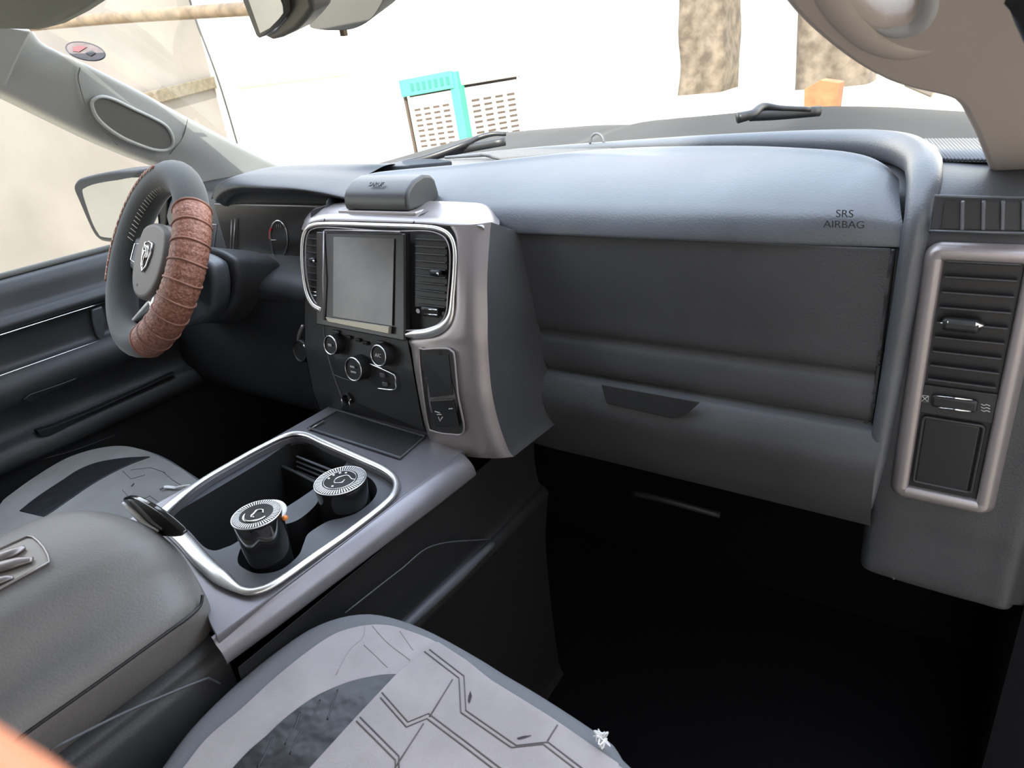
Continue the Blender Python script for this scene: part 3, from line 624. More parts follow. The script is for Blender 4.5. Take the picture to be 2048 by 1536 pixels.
# top of the stack
ft = [PF(608, 462, .0), PF(614, 452, .0), PF(628, 444, .0), PF(660, 441, .0), PF(760, 443, .0), PF(850, 446, .0), PF(900, 450, .0), PF(958, 452, .0), PF(972, 462, -.01)]
tt = [P(603, 458, y=.765), P(614, 440, y=.76), P(632, 428, y=.757), P(670, 424, y=.755), P(760, 427, y=.755), P(850, 430, y=.757), P(912, 432, y=.76), P(975, 436, y=.765), P(998, 450, y=.775)]
bk = [P(612, 440, y=.80), P(624, 425, y=.80), P(640, 414, y=.80), P(690, 405, y=.80), P(770, 402, y=.81), P(860, 402, y=.81), P(925, 404, y=.81), P(972, 410, y=.81), P(1001, 440, y=.81)]
bk2 = [p + Vector((0, .03, -.02)) for p in bk]
grid('stack_top_cover', [[p + Vector((0, .006, -.006)) for p in ft], ft, [a.lerp(b, .5) + Vector((0, -.002, .002)) for a, b in zip(ft, tt)], tt, [a.lerp(b, .5) + Vector((0, 0, .002)) for a, b in zip(tt, bk)], bk, bk2], SATIN, D, nu=60, nv=30)
tube('cover_seam', [PF(648, 441, .002), P(654, 426, y=.753)], .0009, DARKP, D); tube('cover_seam', [PF(826, 446, .002), P(840, 430, y=.753), P(868, 418, y=.78)], .0009, DARKP, D)
# backing
bp = [PF(612, 450, -.012), PF(640, 445, -.012), PF(900, 455, -.012), PF(912, 560, -.012), PF(905, 640, -.012), PF(826, 690, -.012), PF(860, 870, -.012), PF(740, 870, -.012), PF(700, 800, -.012), PF(645, 640, -.012), PF(606, 600, -.012)]
cols = []
for z in np.linspace(.922, .60, 24): cols.append([Vector((x, Ys(z) + .014, z)) for x in (-.170, -.1, 0, .1, .175)])
grid('stack_face', cols, DARKP, D, nu=8, nv=60)
cols = []
for z in np.linspace(.94, .56, 12): cols.append([Vector((-.170, Ys(z) + .013, z)), Vector((-.171, Ys(z) + .03, z)), Vector((-.172, .80, z))])
grid('stack_side', cols, DARKP, D, nu=6, nv=20)
# silver ring round screen and vents
rg = [(643, 622, 7.), (625, 610, 6.), (612, 584, 5), (605, 542, 4), (604, 493, 4), (609, 465, 4), (622, 452, 4), (660, 448, 4), (775, 451, 4), (850, 454, 4), (882, 460, 4), (901, 474, 4), (909, 500, 4), (909, 540, 4), (905, 592, 4.5), (901, 630, 6), (888, 652, 8), (860, 665, 9), (830, 669, 8), (806, 671, 2)]
rp_ = [PF(u, v, .006) for u, v, _ in rg]; rw = [w * .00085 for _, _, w in rg]
tube('screen_surround_ring', rp_, rw, CHROME, D, n=110, seg=12, flat=.6, up=(0, -1, 0))
tube('inner_ring_line', [p + (Vector((0, .7, .85)) - p).normalized() * .009 for p in rp_], .0012, SATIN, D, n=110, seg=6)
# head unit
hu = prism('screen_housing', [PF(645, 460, -.004), PF(822, 463, -.004), PF(822, 676, -.004), PF(645, 643, -.004)], (0, -.014, 0), HOUS, D, .002)
prism('touchscreen', [PF(668, 473, .0105), PF(789, 477, .0105), PF(785, 651, .0105), PF(667, 632, .0105)], (0, -.0012, 0), SCREEN, hu)
tube('screen_edge', [PF(650, 461, .011), PF(730, 462, .011), PF(800, 464, .011)], .0016, SATIN, hu)
tube('screen_side_edge', [PF(648, 462, .011), PF(646, 560, .011), PF(648, 640, .011)], .0014, SATIN, hu)
prism('lower_strip', [PF(656, 634, .011), PF(784, 653, .011), PF(783, 668, .011), PF(662, 644, .011)], (0, -.006, .002), mat('bronze_strip', (.25, .23, .18), .35, metal=.5), hu, .001)
# vents
def vent(name, us, vs, n, tabuv, parent=D):
    (ua, ub), (va, vb) = us, vs
    w = prism(name, [PF(ua, va, -.006), PF(ub, va, -.006), PF(ub, vb, -.006), PF(ua, vb, -.006)], (0, -.002, 0), BLACKP, parent)
    for i in range(n):
        v = va + (vb - va) * (i + .7) / n; dv = (ub - ua) * .13
        a = PF(ua + 2, v, -.002); b = PF(ub - 2, v + dv, -.002); b.z = a.z; b.y = a.y
        m = (a + b) / 2
        rbox('vent_slat', m, ((b - a).length, .009, .0022), DARKP, w, rot=Matrix.Rotation(math.radians(-15), 4, 'X'), bevel=.0006)
    q = PF(*tabuv, .004); k = rbox('direction_tab', q, (.018 if ub - ua > 40 else .012, .010, .008), BLACKP, w, bevel=.003)
    rbox('silver_tip', q + Vector((.008, -.005, 0)), (.004, .004, .004), BRIGHT, k, bevel=.0012)
    return w
v1 = vent('centre_vent', (614, 644), (468, 590), 9, (626, 520))
v2 = vent('centre_vent', (832, 896), (468, 612), 10, (872, 545))
tubes('wheel_edges', [[PF(623, 583, .004), PF(636, 585, .004)], [PF(623, 590, .004), PF(636, 592, .004)]], .0009, BRIGHT, v1)
tw2 = rbox('thumbwheel', PF(861, 624, .001), (.032, .008, .014), BLACKP, v2, bevel=.003)
tubes('wheel_edges', [[PF(849, 618, .007), PF(874, 620, .007)], [PF(849, 628, .007), PF(874, 630, .007)]], .0009, BRIGHT, tw2)
lathe('vent_mark', PF(836, 622, .004), (0, -1, 0), [(.0035, 0), (.0035, .0006)], MARK, v2, seg=16)
lathe('vent_mark', PF(888, 628, .004), (0, -1, 0), [(.0035, 0), (.0035, .0006)], DASHUP, v2, seg=16)
# climate panel and knobs
cp = []
ul = [(645, 646), (806, 678)]; rowsC = []
for ta in np.linspace(0, 1, 9):
    L_ = (650 + 48 * ta ** 1.2, 640 + 160 * ta); R_ = (815 + 32 * ta, 680 + 180 * ta)
    rowsC.append([PF(L_[0] + (R_[0] - L_[0]) * s, L_[1] + (R_[1] - L_[1]) * s, .000) for s in np.linspace(0, 1, 5)])
cpn = grid('climate_panel', rowsC, DARKP, D, nu=16, nv=24)
tube('panel_edge', [PF(645, 640, .003), PF(652, 690, .003), PF(664, 740, .003), PF(680, 785, .003), PF(690, 810, .003)], .0014, CONSG, cpn, n=20)
ax = Vector((0, -1, .22)).normalized()
def knob(u, v, r, label=None, n=D):
    c = PF(u, v, .018); k = lathe('control_knob', c - ax * .02, ax, [(r * 1.08, 0), (r * 1.05, .012), (r, .020), (r * .9, .0215), (r * .86, .019)], BLACKP, cpn, seg=32)
    tube('chrome_ring', [c + ax * .0008 + basis(ax)[1] * r * .95 * math.cos(a) + basis(ax)[2] * r * .95 * math.sin(a) for a in np.linspace(0, 2 * math.pi, 32, endpoint=False)], .0012, BRIGHT, k, closed=True, seg=8)
    return k, c
k1, kc1 = knob(661, 690, .0155); k2, kc2 = knob(757, 711, .0165); k3, kc3 = knob(707, 738, .0190)
text('knob_marking', 'A/C', kc2 + ax * .001, (1, 0, 0), (0, .2, 1), .008, MARK, k2)
rbox('knob_bar', kc3 + ax * .0015 + Vector((0, 0, .004)), (.010, .001, .003), MARK, k3, bevel=.0004); rbox('knob_bar', kc3 + ax * .0015 - Vector((0, 0, .005)), (.012, .001, .003), MARK, k3, bevel=.0004)
rbox('knob_bar', kc1 + ax * .0015, (.008, .001, .004), MARK, k1, bevel=.0004)
tube('button_bezel', [PF(738, 727, .004), PF(765, 738, .004), PF(788, 750, .004), PF(791, 765, .004), PF(788, 779, .004), PF(752, 776, .004)], .0013, BRIGHT, cpn, n=30)
tube('button_bezel', [PF(674, 716, .003), PF(700, 716, .003)], .0009, CONSG, cpn); tube('button_bezel', [PF(664, 748, .003), PF(690, 758, .003), PF(717, 763, .003)], .0009, CONSG, cpn, n=12)
for u, v in ((765, 750), (770, 768)): rbox('button', PF(u, v, .003), (.010, .004, .007), CONSG, cpn, bevel=.0012)
for k, (u, v) in enumerate(((698, 675), (716, 680), (731, 686))): rbox('button', PF(u, v, .003), (.010, .004, .006), BLACKP, cpn, bevel=.0012)
for u, v in ((671, 663), (761, 685)): rbox('temperature_button', PF(u, v, .004), (.014, .004, .005), CONSG, cpn, bevel=.0015)
sk = lathe('power_socket', PF(693, 798, .006) - ax * .01, ax, [(.010, 0), (.010, .010), (.008, .012), (.007, .006)], BLACKP, cpn, seg=24)
tubes('socket_highlight', [[PF(683, 797, .010), PF(685, 812, .010)], [PF(698, 803, .010), PF(702, 798, .010)], [PF(698, 803, .010), PF(700, 815, .010)]], .0008, BRIGHT, sk)
# four-wheel-drive selector left of the stack
k4c = P(612, 700, y=.70); 
k4 = lathe('selector_knob', k4c, ax, [(.022, -.02), (.021, .008), (.0185, .014), (.017, .012)], BLACKP, D, seg=32)
b4 = basis(ax)
tube('chrome_arc', [P(607, 690, y=.682), P(615, 700, y=.682), P(620, 714, y=.682), P(620, 731, y=.682)], .0018, BRIGHT, k4, n=14)
tube('chrome_arc', [P(612, 646, y=.70), P(624, 651, y=.70), P(634, 662, y=.70), P(635, 675, y=.70)], .0018, BRIGHT, k4, n=14)
tube('switch_rim', [P(606, 652, y=.70), P(599, 668, y=.70), P(598, 685, y=.70), P(604, 694, y=.70)], .0035, SATIN, k4, n=14)
# phone slot in the right leg
def leg(pts, off): return [PF(u, v, off) for u, v in pts]
so = [(838, 704), (850, 699), (890, 697), (903, 702), (909, 715), (916, 790), (928, 862), (900, 868), (866, 862), (856, 850), (845, 780)]
sl = prism('storage_slot', cr(leg(so, .007), 50, True), (0, .012, 0), DARKP, D)
tube('slot_rim', cr(leg(so, .0075), 60, True), .0018, SATIN, sl, closed=True, seg=8)
prism('slot_recess', leg([(847, 712), (897, 709), (905, 790), (860, 795)], .0078), (0, .001, 0), BLACKP, sl)
prism('socket_panel', leg([(862, 800), (908, 797), (920, 852), (872, 852)], .0078), (0, -.003, 0), BLACKP, sl, .001)
tubes('socket_symbols', [[PF(870, 823, .0112), PF(880, 826, .0112)], [PF(874, 829, .0112), PF(883, 829, .0112)], [PF(877, 834, .0112), PF(880, 842, .0112), PF(885, 834, .0112)], [PF(898, 818, .0112), PF(905, 817, .0112)]], .0009, MARK, sl)
# black accessory box on the stack top
bl, br_ = P(691, 420, y=.756), P(818, 424, y=.756)
dx = br_.x - bl.x
pf = [(0, 0), (-.001, .010), (.000, .020), (.006, .030), (.022, .041), (.045, .046), (.062, .043), (.070, .034), (.074, .015), (.074, 0)]
bt = thing('accessory_box', 'black rounded box accessory sitting on top of the centre stack', 'box', (bl.x + dx / 2, .78, bl.z))
prism('box_body', [Vector((bl.x, .756 + a, bl.z + b)) for a, b in pf], (dx, 0, 0), mat('matte_black_box', (.05, .05, .05), .4, grain=.1), bt, .005, 4)
tx = P(760, 383, y=.775)
for k, (a, b) in enumerate([((728, 386), (738, 381)), ((738, 381), (742, 388)), ((742, 388), (752, 382)), ((752, 382), (757, 388)), ((757, 388), (770, 381)), ((738, 391), (748, 386)), ((748, 391), (760, 386)), ((765, 378), (786, 379)), ((786, 379), (792, 381))]):
    pass
text('box_lettering', 'SARUF', Vector((bl.x + dx * .50, .7665, bl.z + .0378)), (1, 0, 0), (0, .8, .6), .011, BLACKP, bt, depth=.0006)
rbox('box_foot', (bl.x + dx / 2, .79, bl.z - .003), (dx + .03, .075, .006), SATIN, bt, bevel=.002)
# ------------------------------------------------------------------ steering wheel
th, yw = .5285, -.1904
WN = Vector((math.sin(yw) * math.cos(th), -math.cos(yw) * math.cos(th), math.sin(th))); W1 = Vector((math.cos(yw), math.sin(yw), 0)); W2 = WN.cross(W1)
if W2.z < 0: W2 = -W2
WC = Vector((-.427, .597, .885))
def WL(a, b, h=0.): return WC + W1 * a + W2 * b + WN * h
def rimp(deg, R=.1475, h=0.):
    a = math.radians(deg); return WL(R * math.cos(a), R * math.sin(a), h)
sw = thing('steering_wheel', 'steering wheel with dark suede cover and brown leather wrapped right side', 'steering wheel', WC)
tube('rim_cover', [rimp(a) for a in range(0, 360, 4)], .0270, SUEDE, sw, closed=True, seg=20)
# brown wrap with ribs
a0, a1 = 39, -66; wr = []; rr = []
n = 150
for k in range(n + 1):
    t = k / n; wr.append(rimp(a0 + (a1 - a0) * t)); rr.append(.0285 + .0009 * abs(math.sin(t * math.pi * 9)) + .0003 * math.sin(t * 160))
tube('leather_wrap', wr, rr, BROWN, sw, seg=36)
for k in range(10):
    d = a0 + (a1 - a0) * k / 9; a = math.radians(d); rad = W1 * math.cos(a) + W2 * math.sin(a); c = rimp(d)
    tl = math.radians(6)
    pts = [c + (rad * math.cos(b) + WN * math.sin(b)) * .0291 + (-W1 * math.sin(a) + W2 * math.cos(a)) * .002 * math.sin(b * 2) for b in np.linspace(0, 2 * math.pi, 40, endpoint=False)]
    tube('piping_rib', pts, .0019, BROWNR, sw, closed=True, seg=8)
def rimsurf(deg, phi, r=.0255):
    r += .0024
    a = math.radians(deg); rad = W1 * math.cos(a) + W2 * math.sin(a)
    return rimp(deg) + (rad * math.cos(math.radians(phi)) + WN * math.sin(math.radians(phi))) * r
tube('edge_stitching', [rimsurf(d, 70 + 3 * math.sin(d * .9), .0245) for d in range(100, 206, 2)], .0035, BROWN, sw, seg=6)
tubes('edge_stitches', [[rimsurf(d, 66, .0275), rimsurf(d + 1.5, 86, .0262)] for d in range(104, 204, 5)], .0008, THREAD, sw)
tubes('inner_stitches', [[rimsurf(d, 150, .0262), rimsurf(d + 2, 170, .0262)] for d in range(96, 170, 4)], .0008, THREAD, sw)
# hub
hubo = [(-.062, .040), (-.045, .055), (0, .062), (.045, .055), (.062, .040), (.070, .0), (.060, -.040), (.035, -.066), (0, -.074), (-.035, -.066), (-.060, -.040), (-.070, 0)]
ho = cr([WL(a, b, -.030) for a, b in hubo], 40, True)
hub = prism('hub_pad', ho, WN * .042, mat('hub_vinyl', (.13, .115, .105), .5, grain=.2), sw, .008, 4)
prism('hub_base', cr([WL(a * 1.12, b * 1.1, -.050) for a, b in hubo], 40, True), WN * .035, DASH, sw, .006)
# ram style shield emblem
em = [(-.017, .024), (0, .027), (.017, .024), (.019, .008), (.012, -.014), (0, -.026), (-.012, -.014), (-.019, .008)]
emb = prism('emblem', [WL(a * .86, b * .9, .0125) for a, b in em], WN * .0015, BLACKP, hub)
tube('emblem_rim', [WL(a, b, .0145) for a, b in em], .0019, BRIGHT, emb, closed=True, seg=8)
for s in (-1, 1):
    tube('emblem_horn', [WL(s * .001, .012, .016), WL(s * .006, .018, .017), WL(s * .012, .013, .017), WL(s * .012, .002, .016), WL(s * .006, -.001, .016), WL(s * .005, .006, .016)], [.002, .0025, .0022, .0018, .0014, .0008], BRIGHT, emb, n=24, seg=8)
tube('emblem_head', [WL(0, .010, .016), WL(0, -.004, .018), WL(0, -.018, .016)], [.0045, .0035, .002], BRIGHT, emb, n=10, seg=10)
lathe('airbag_dimple', WL(-.018, -.052, .0118), WN, [(.003, 0), (.003, .0006)], BLACKP, hub, seg=16)
# spokes
for s in (-1, 1):
    prism('side_spoke', [WL(s * .055, .035, -.022), WL(s * .140, .030, -.014), WL(s * .140, -.028, -.014), WL(s * .055, -.035, -.022)], WN * .016, mat('spoke_grey', (.10, .10, .10), .5), sw, .005)
    bz = prism('switch_pad', [WL(s * .075, .028, .0), WL(s * .108, .026, .0), WL(s * .112, .0, .0), WL(s * .108, -.022, .0), WL(s * .075, -.024, .0)], WN * .004, CONSG, sw, .003)
    tube('switch_rim', [WL(s * .080, .018, .005), WL(s * .103, .017, .005), WL(s * .105, -.014, .005), WL(s * .080, -.016, .005)], .0011, BRIGHT, bz, closed=True, seg=6)
    a = [(-.014 * s + .0, -.066), (.014 * s, -.066)]
def spoke(a_, b_, wd, name):
    c = [Vector(a_), Vector(b_)]; d = (c[1] - c[0]).normalized(); nn = Vector((-d.y, d.x))
    L = []
    for k in range(9):
        q = math.pi * k / 8 - math.pi / 2; L.append(c[1] + d * wd * math.cos(q) + nn * wd * math.sin(q))
    for k in range(9):
        q = math.pi * k / 8 + math.pi / 2; L.append(c[0] + d * wd * math.cos(q) + nn * wd * math.sin(q))
    o = tube(name, [WL(p.x, p.y, -.004) for p in L], .0065, CHROME, sw, closed=True, seg=12)
    prism('spoke_inlay', [WL(c[0].x + (p.x - c[0].x) * .96, c[0].y + (p.y - c[0].y) * .96, -.010) for p in L], WN * .004, mat('spoke_inlay', (.10, .085, .075), .4), o)
spoke((.026, -.088), (-.040, -.138), .014, 'silver_spoke'); spoke((.050, -.070), (.075, -.120), .013, 'silver_spoke')
# ------------------------------------------------------------------ centre console
K = thing('centre_console', 'silver-grey centre console with cup holders, open bin and padded armrest lid', 'console', (.03, .4, 0))
ring = [(322, 1034), (360, 995), (409, 958), (465, 925), (519, 895), (573, 870), (610, 868), (650, 885), (719, 915), (767, 937), (790, 957), (791, 980), (770, 1007), (701, 1061), (628, 1112), (555, 1163), (519, 1180), (490, 1182), (457, 1166), (409, 1126), (373, 1085), (345, 1058)]
ZR = .622
RG = cr([P(u, v, z=ZR) for u, v in ring], 120, True)
cxr = sum((p.x for p in RG)) / len(RG); cyr = sum((p.y for p in RG)) / len(RG)
wdt = []
for p in RG:
    wdt.append(.0048 + .0052 * max(0, min(1, (.40 - p.y) / .08)) * max(.1, min(1, (.135 - p.x) / .04 + .1)) + .002 * max(0, min(1, (p.y - .54) / .03)))
tube('chrome_ring', RG, wdt, CHROME, K, closed=True, seg=14, flat=.62, up=(0, 0, 1))
def inset(loop, d, c=None):
    out = []
    m = len(loop)
    area = sum(loop[i][0] * loop[(i + 1) % m][1] - loop[(i + 1) % m][0] * loop[i][1] for i in range(m)); sg = 1 if area > 0 else -1
    for i in range(m):
        a, b = loop[(i - 2) % m], loop[(i + 2) % m]; t = Vector((b[0] - a[0], b[1] - a[1])).normalized(); out.append((loop[i][0] - t.y * d * sg, loop[i][1] + t.x * d * sg))
    return out
rl = [(p.x, p.y) for p in RG]
rin = inset(rl, .002)
outerp = [(-.142, .235), (.05, .232), (.15, .230), (.172, .232), (.176, .40), (.178, .60), (.176, .655), (.12, .67), (-.142, .67)]
# keep the ring inside the cover plate
outerp[:4] = [(-.142, .235), (.05, .240), (.128, .252), (.150, .243), (.172, .236)]
plate('console_cover', [outerp, rin], .612, .008, CONS, K, bevel=.001)
# rolled right edge
eo = [(450, 1316), (560, 1236), (680, 1146), (780, 1071), (870, 1003), (951, 940)]
E_ = cr([P(u, v, z=.594) for u, v in eo], 20); y0, y1 = E_[0].y, E_[-1].y
sec = [(.166, .6155), (.176, .6165), (.186, .6150), (.196, .6085), (.2025, .600), (.2055, .590), (.204, .584), (.190, .582)]
rows = []
for e in E_:
    dx = e.x - .2055; rows.append([Vector((x + dx * min(1, max(0, (x - .166) / .03)), e.y, z)) for x, z in sec])
roll = grid('console_side_roll', rows, CONS, K, nu=24, nv=24)
scr = [P(u, v, z=.606) for u, v in ((817, 1007), (784, 1032), (728, 1062), (725, 1068), (749, 1082))]
for q in scr[:4]: rbox('paint_chip', (q.x, q.y, .6085), (.003, .005, .0012), DARKP, roll, bevel=.0004, rot=Matrix.Rotation(random.uniform(0, 3), 4, 'Z'))
# inner tray plate with bin and cup holder openings
binl = [(352, 1026), (420, 985), (520, 925), (578, 886), (598, 880), (640, 893), (676, 908), (690, 918), (686, 934), (617, 985), (573, 1014), (540, 1036), (475, 1083), (450, 1095), (428, 1101), (406, 1092), (380, 1064), (354, 1040)]
cup = [(475, 1122), (490, 1138), (518, 1147), (560, 1140), (596, 1112), (608, 1085), (618, 1066), (655, 1043), (684, 1036), (713, 1026), (742, 1004), (754, 982), (746, 962), (727, 950), (695, 947), (655, 958), (638, 982), (634, 1006), (606, 1033), (580, 1046), (545, 1052), (510, 1066), (485, 1090)]
ZP = .607
def lp2(px, n, z=ZP): return [(p.x, p.y) for p in cr([P(u, v, z=z) for u, v in px], n, True)]
BL = lp2(binl, 80); CL_ = lp2(cup, 110)
plate('tray_plate', [inset(rl, -.001), BL, CL_], ZP - .003, .006, CONSG, K)
wallstrip('open_bin', BL, .50, ZP, DARKP, K, shrink=.95)
wallstrip('cup_holder', CL_, .535, ZP, BLACKP, K, shrink=.97)
# ribbed pad and divider in the bin
r0 = P(598, 892, z=.60); r1 = P(686, 925, z=.60)
for k in range(8):
    z = .590 - k * .008; rbox('rib', ((r0.x + r1.x) / 2 - .002, (r0.y + r1.y) / 2 - .014 - k * .002, z), ((r1 - r0).length * .82, .004, .003), CONSG, K.children[-2] if False else K, rot=Matrix.Rotation(math.atan2(r1.y - r0.y, r1.x - r0.x), 4, 'Z'), bevel=.001)
d0 = P(548, 945, z=.555); d1 = P(640, 990, z=.555)
rbox('bin_divider', (d0 + d1) / 2, ((d1 - d0).length, .006, .05), DARKP, K, rot=Matrix.Rotation(math.atan2(d1.y - d0.y, d1.x - d0.x), 4, 'Z'), bevel=.002)
# front rubber tray
ft_ = [P(618, 861, z=.615), P(676, 826, z=.615), P(852, 878, z=.615), P(802, 922, z=.615)]
tr = prism('front_tray', ft_, (0, 0, .004), DARKP, K, .001)
tube('tray_rim', [p + Vector((0, 0, .005)) for p in ft_], .0022, CONSG, tr, closed=True, seg=8)
tube('tray_trim_line', [P(617, 860, z=.620), P(648, 842, z=.622)], .0016, SATIN, tr)
# console sides
rows = []
for z, dx in [(.586, .0), (.575, -.006), (.50, -.012), (.46, -.008), (.452, .004), (.440, .010), (.425, .006), (.30, -.01), (.05, -.01), (0, .0)]:
    rows.append([Vector((.198 + dx, y, z)) for y in (.235, .35, .5, .62)] + [Vector((.196 + dx, .70, z)), Vector((.190 + dx, .82, z))])
sd_ = grid('console_side_panel', rows, DARKP, K, nu=24, nv=50)
tube('side_rail', [P(800, 1262, x=.212), P(850, 1215, x=.212), P(920, 1150, x=.212), P(985, 1088, x=.208)], [.006, .008, .008, .005], CONSG, sd_, n=20, seg=10)
tube('side_seam', [P(690, 1226, x=.195), P(800, 1140, x=.195), P(870, 1090, x=.195), P(985, 1078, x=.195)], .0010, CONSG, sd_, n=20)
rows = [[Vector((-.142, y, z)) for y in (-.4, 0, .3, .72)] for z in (.61, .4, .0)]
grid('console_side_panel', rows, DARKP, K, nu=12, nv=8)
prism('console_front_wall', [Vector((-.142, .69, .61)), Vector((.175, .69, .608)), Vector((.185, .69, .0)), Vector((-.142, .69, .0))], (0, .03, 0), DARKP, K)
# rear body below the armrest
rows = []
for y in (-.45, -.2, .05, .2, .245):
    sc = 1 if y < .22 else .97
    rows.append([Vector((x * sc, y, z)) for x, z in [(-.135, .02), (-.136, .4), (-.13, .56), (-.12, .59), (.0, .595), (.13, .59), (.150, .575), (.158, .55), (.165, .45), (.168, .2), (.168, .02)]])
rb = grid('console_rear_body', rows, DASH, K, nu=50, nv=20)
grid('console_rear_front', [[Vector((.03, .246, .3)) + (p - Vector((.03, p.y, .3))) * s + Vector((0, 0, 0)) for p in rows[-1]] for s in (1, .97, .5, .05)], DASH, rb, nu=40, nv=6)
tube('pocket_seam', [P(100, 1500, x=.170), P(250, 1425, x=.170), P(400, 1362, x=.170), P(420, 1358, x=.168), P(440, 1368, x=.166)], .0014, CONSG, rb, n=24)
# armrest
sec = [(-.120, .575), (-.136, .600), (-.143, .635), (-.140, .665), (-.128, .688), (-.105, .700), (-.06, .706), (0, .708), (.04, .705), (.066, .700), (.082, .688), (.094, .672), (.108, .663), (.124, .661), (.138, .654), (.1455, .640), (.145, .625), (.138, .595), (.122, .572)]
rows = []
for y, dz, sx in [(-.45, 0, 1), (-.2, 0, 1), (0, 0, 1), (.12, 0, 1), (.19, -.001, 1), (.225, -.004, .998), (.248, -.010, .99), (.265, -.022, .965), (.277, -.040, .93), (.283, -.062, .88), (.282, -.09, .80), (.270, -.11, .6)]:
    r = []
    for x, z in sec:
        w = max(0, (z - .60) / .11); xx = x * sx; r.append(Vector((xx, y - (1.6 * xx * xx if y > .2 else 1.6 * xx * xx * max(0, (y - .1) / .1)), z + dz * w)))
    rows.append(r)
AR = grid('armrest_lid', rows, LIDV, K, nu=80, nv=70)
# lid front cap
last = rows[-1]; cc = sum(last, Vector()) / len(last)
grid('lid_underside', [[cc + (p - cc) * s for p in last] for s in (1, .6, .02)], DASH, AR, nu=40, nv=4)
tube('lid_seam', [P(20, 1492, x=.1462), P(60, 1461, x=.1462), P(200, 1362, x=.1462), P(330, 1268, x=.1460), P(375, 1236, x=.145), P(400, 1212, x=.140), P(405, 1190, x=.135)], .0017, BLACKP, AR, n=50)
# latch
lt = [P(u, v, y=.287) for u, v in [(255, 996), (275, 990), (310, 1006), (345, 1030), (378, 1062), (350, 1068), (318, 1062), (285, 1036)]]
la = prism('lid_latch', cr(lt, 24, True), (0, -.007, .0), GLOSS, AR, .002)
tube('latch_highlight', [P(246, 1006, y=.276), P(270, 1028, y=.277), P(292, 1050, y=.277), P(316, 1062, y=.278)], [.0022, .0035, .0035, .0015], WHITE, la, n=14)  # glint on the latch edge, modelled as a white strip
# lid emblem
ZE = .709
eo = [(-70, 1136), (0, 1097), (54, 1073), (66, 1074), (77, 1083), (88, 1096), (96, 1111), (98, 1124), (50, 1150), (0, 1177), (-70, 1215)]
ep = prism('lid_emblem', [P(u, v, z=ZE) for u, v in eo], (0, 0, -.004), mat('emblem_grey', (.20, .175, .155), .4, metal=.3), AR, .0008)
tube('emblem_border', [P(u, v, z=ZE + .0005) for u, v in eo], .0014, SATIN, ep, closed=True, seg=8)
tube('emblem_horn', [P(-60, 1140, z=ZE + .001), P(-10, 1118, z=ZE + .002), P(25, 1105, z=ZE + .003), P(48, 1094, z=ZE + .002)], [.007, .009, .0075, .004], SATIN, ep, n=24, seg=14, flat=.5, up=(0, 0, 1))
tube('emblem_horn', [P(-60, 1160, z=ZE + .001), P(-10, 1138, z=ZE + .002), P(30, 1126, z=ZE + .003), P(65, 1119, z=ZE + .002)], [.008, .0095, .008, .004], SATIN, ep, n=24, seg=14, flat=.5, up=(0, 0, 1))
tube('emblem_horn', [P(-60, 1185, z=ZE + .001), P(-20, 1168, z=ZE + .002), P(10, 1158, z=ZE + .002), P(26, 1155, z=ZE + .001)], [.006, .007, .005, .002], SATIN, ep, n=20, seg=14, flat=.5, up=(0, 0, 1))
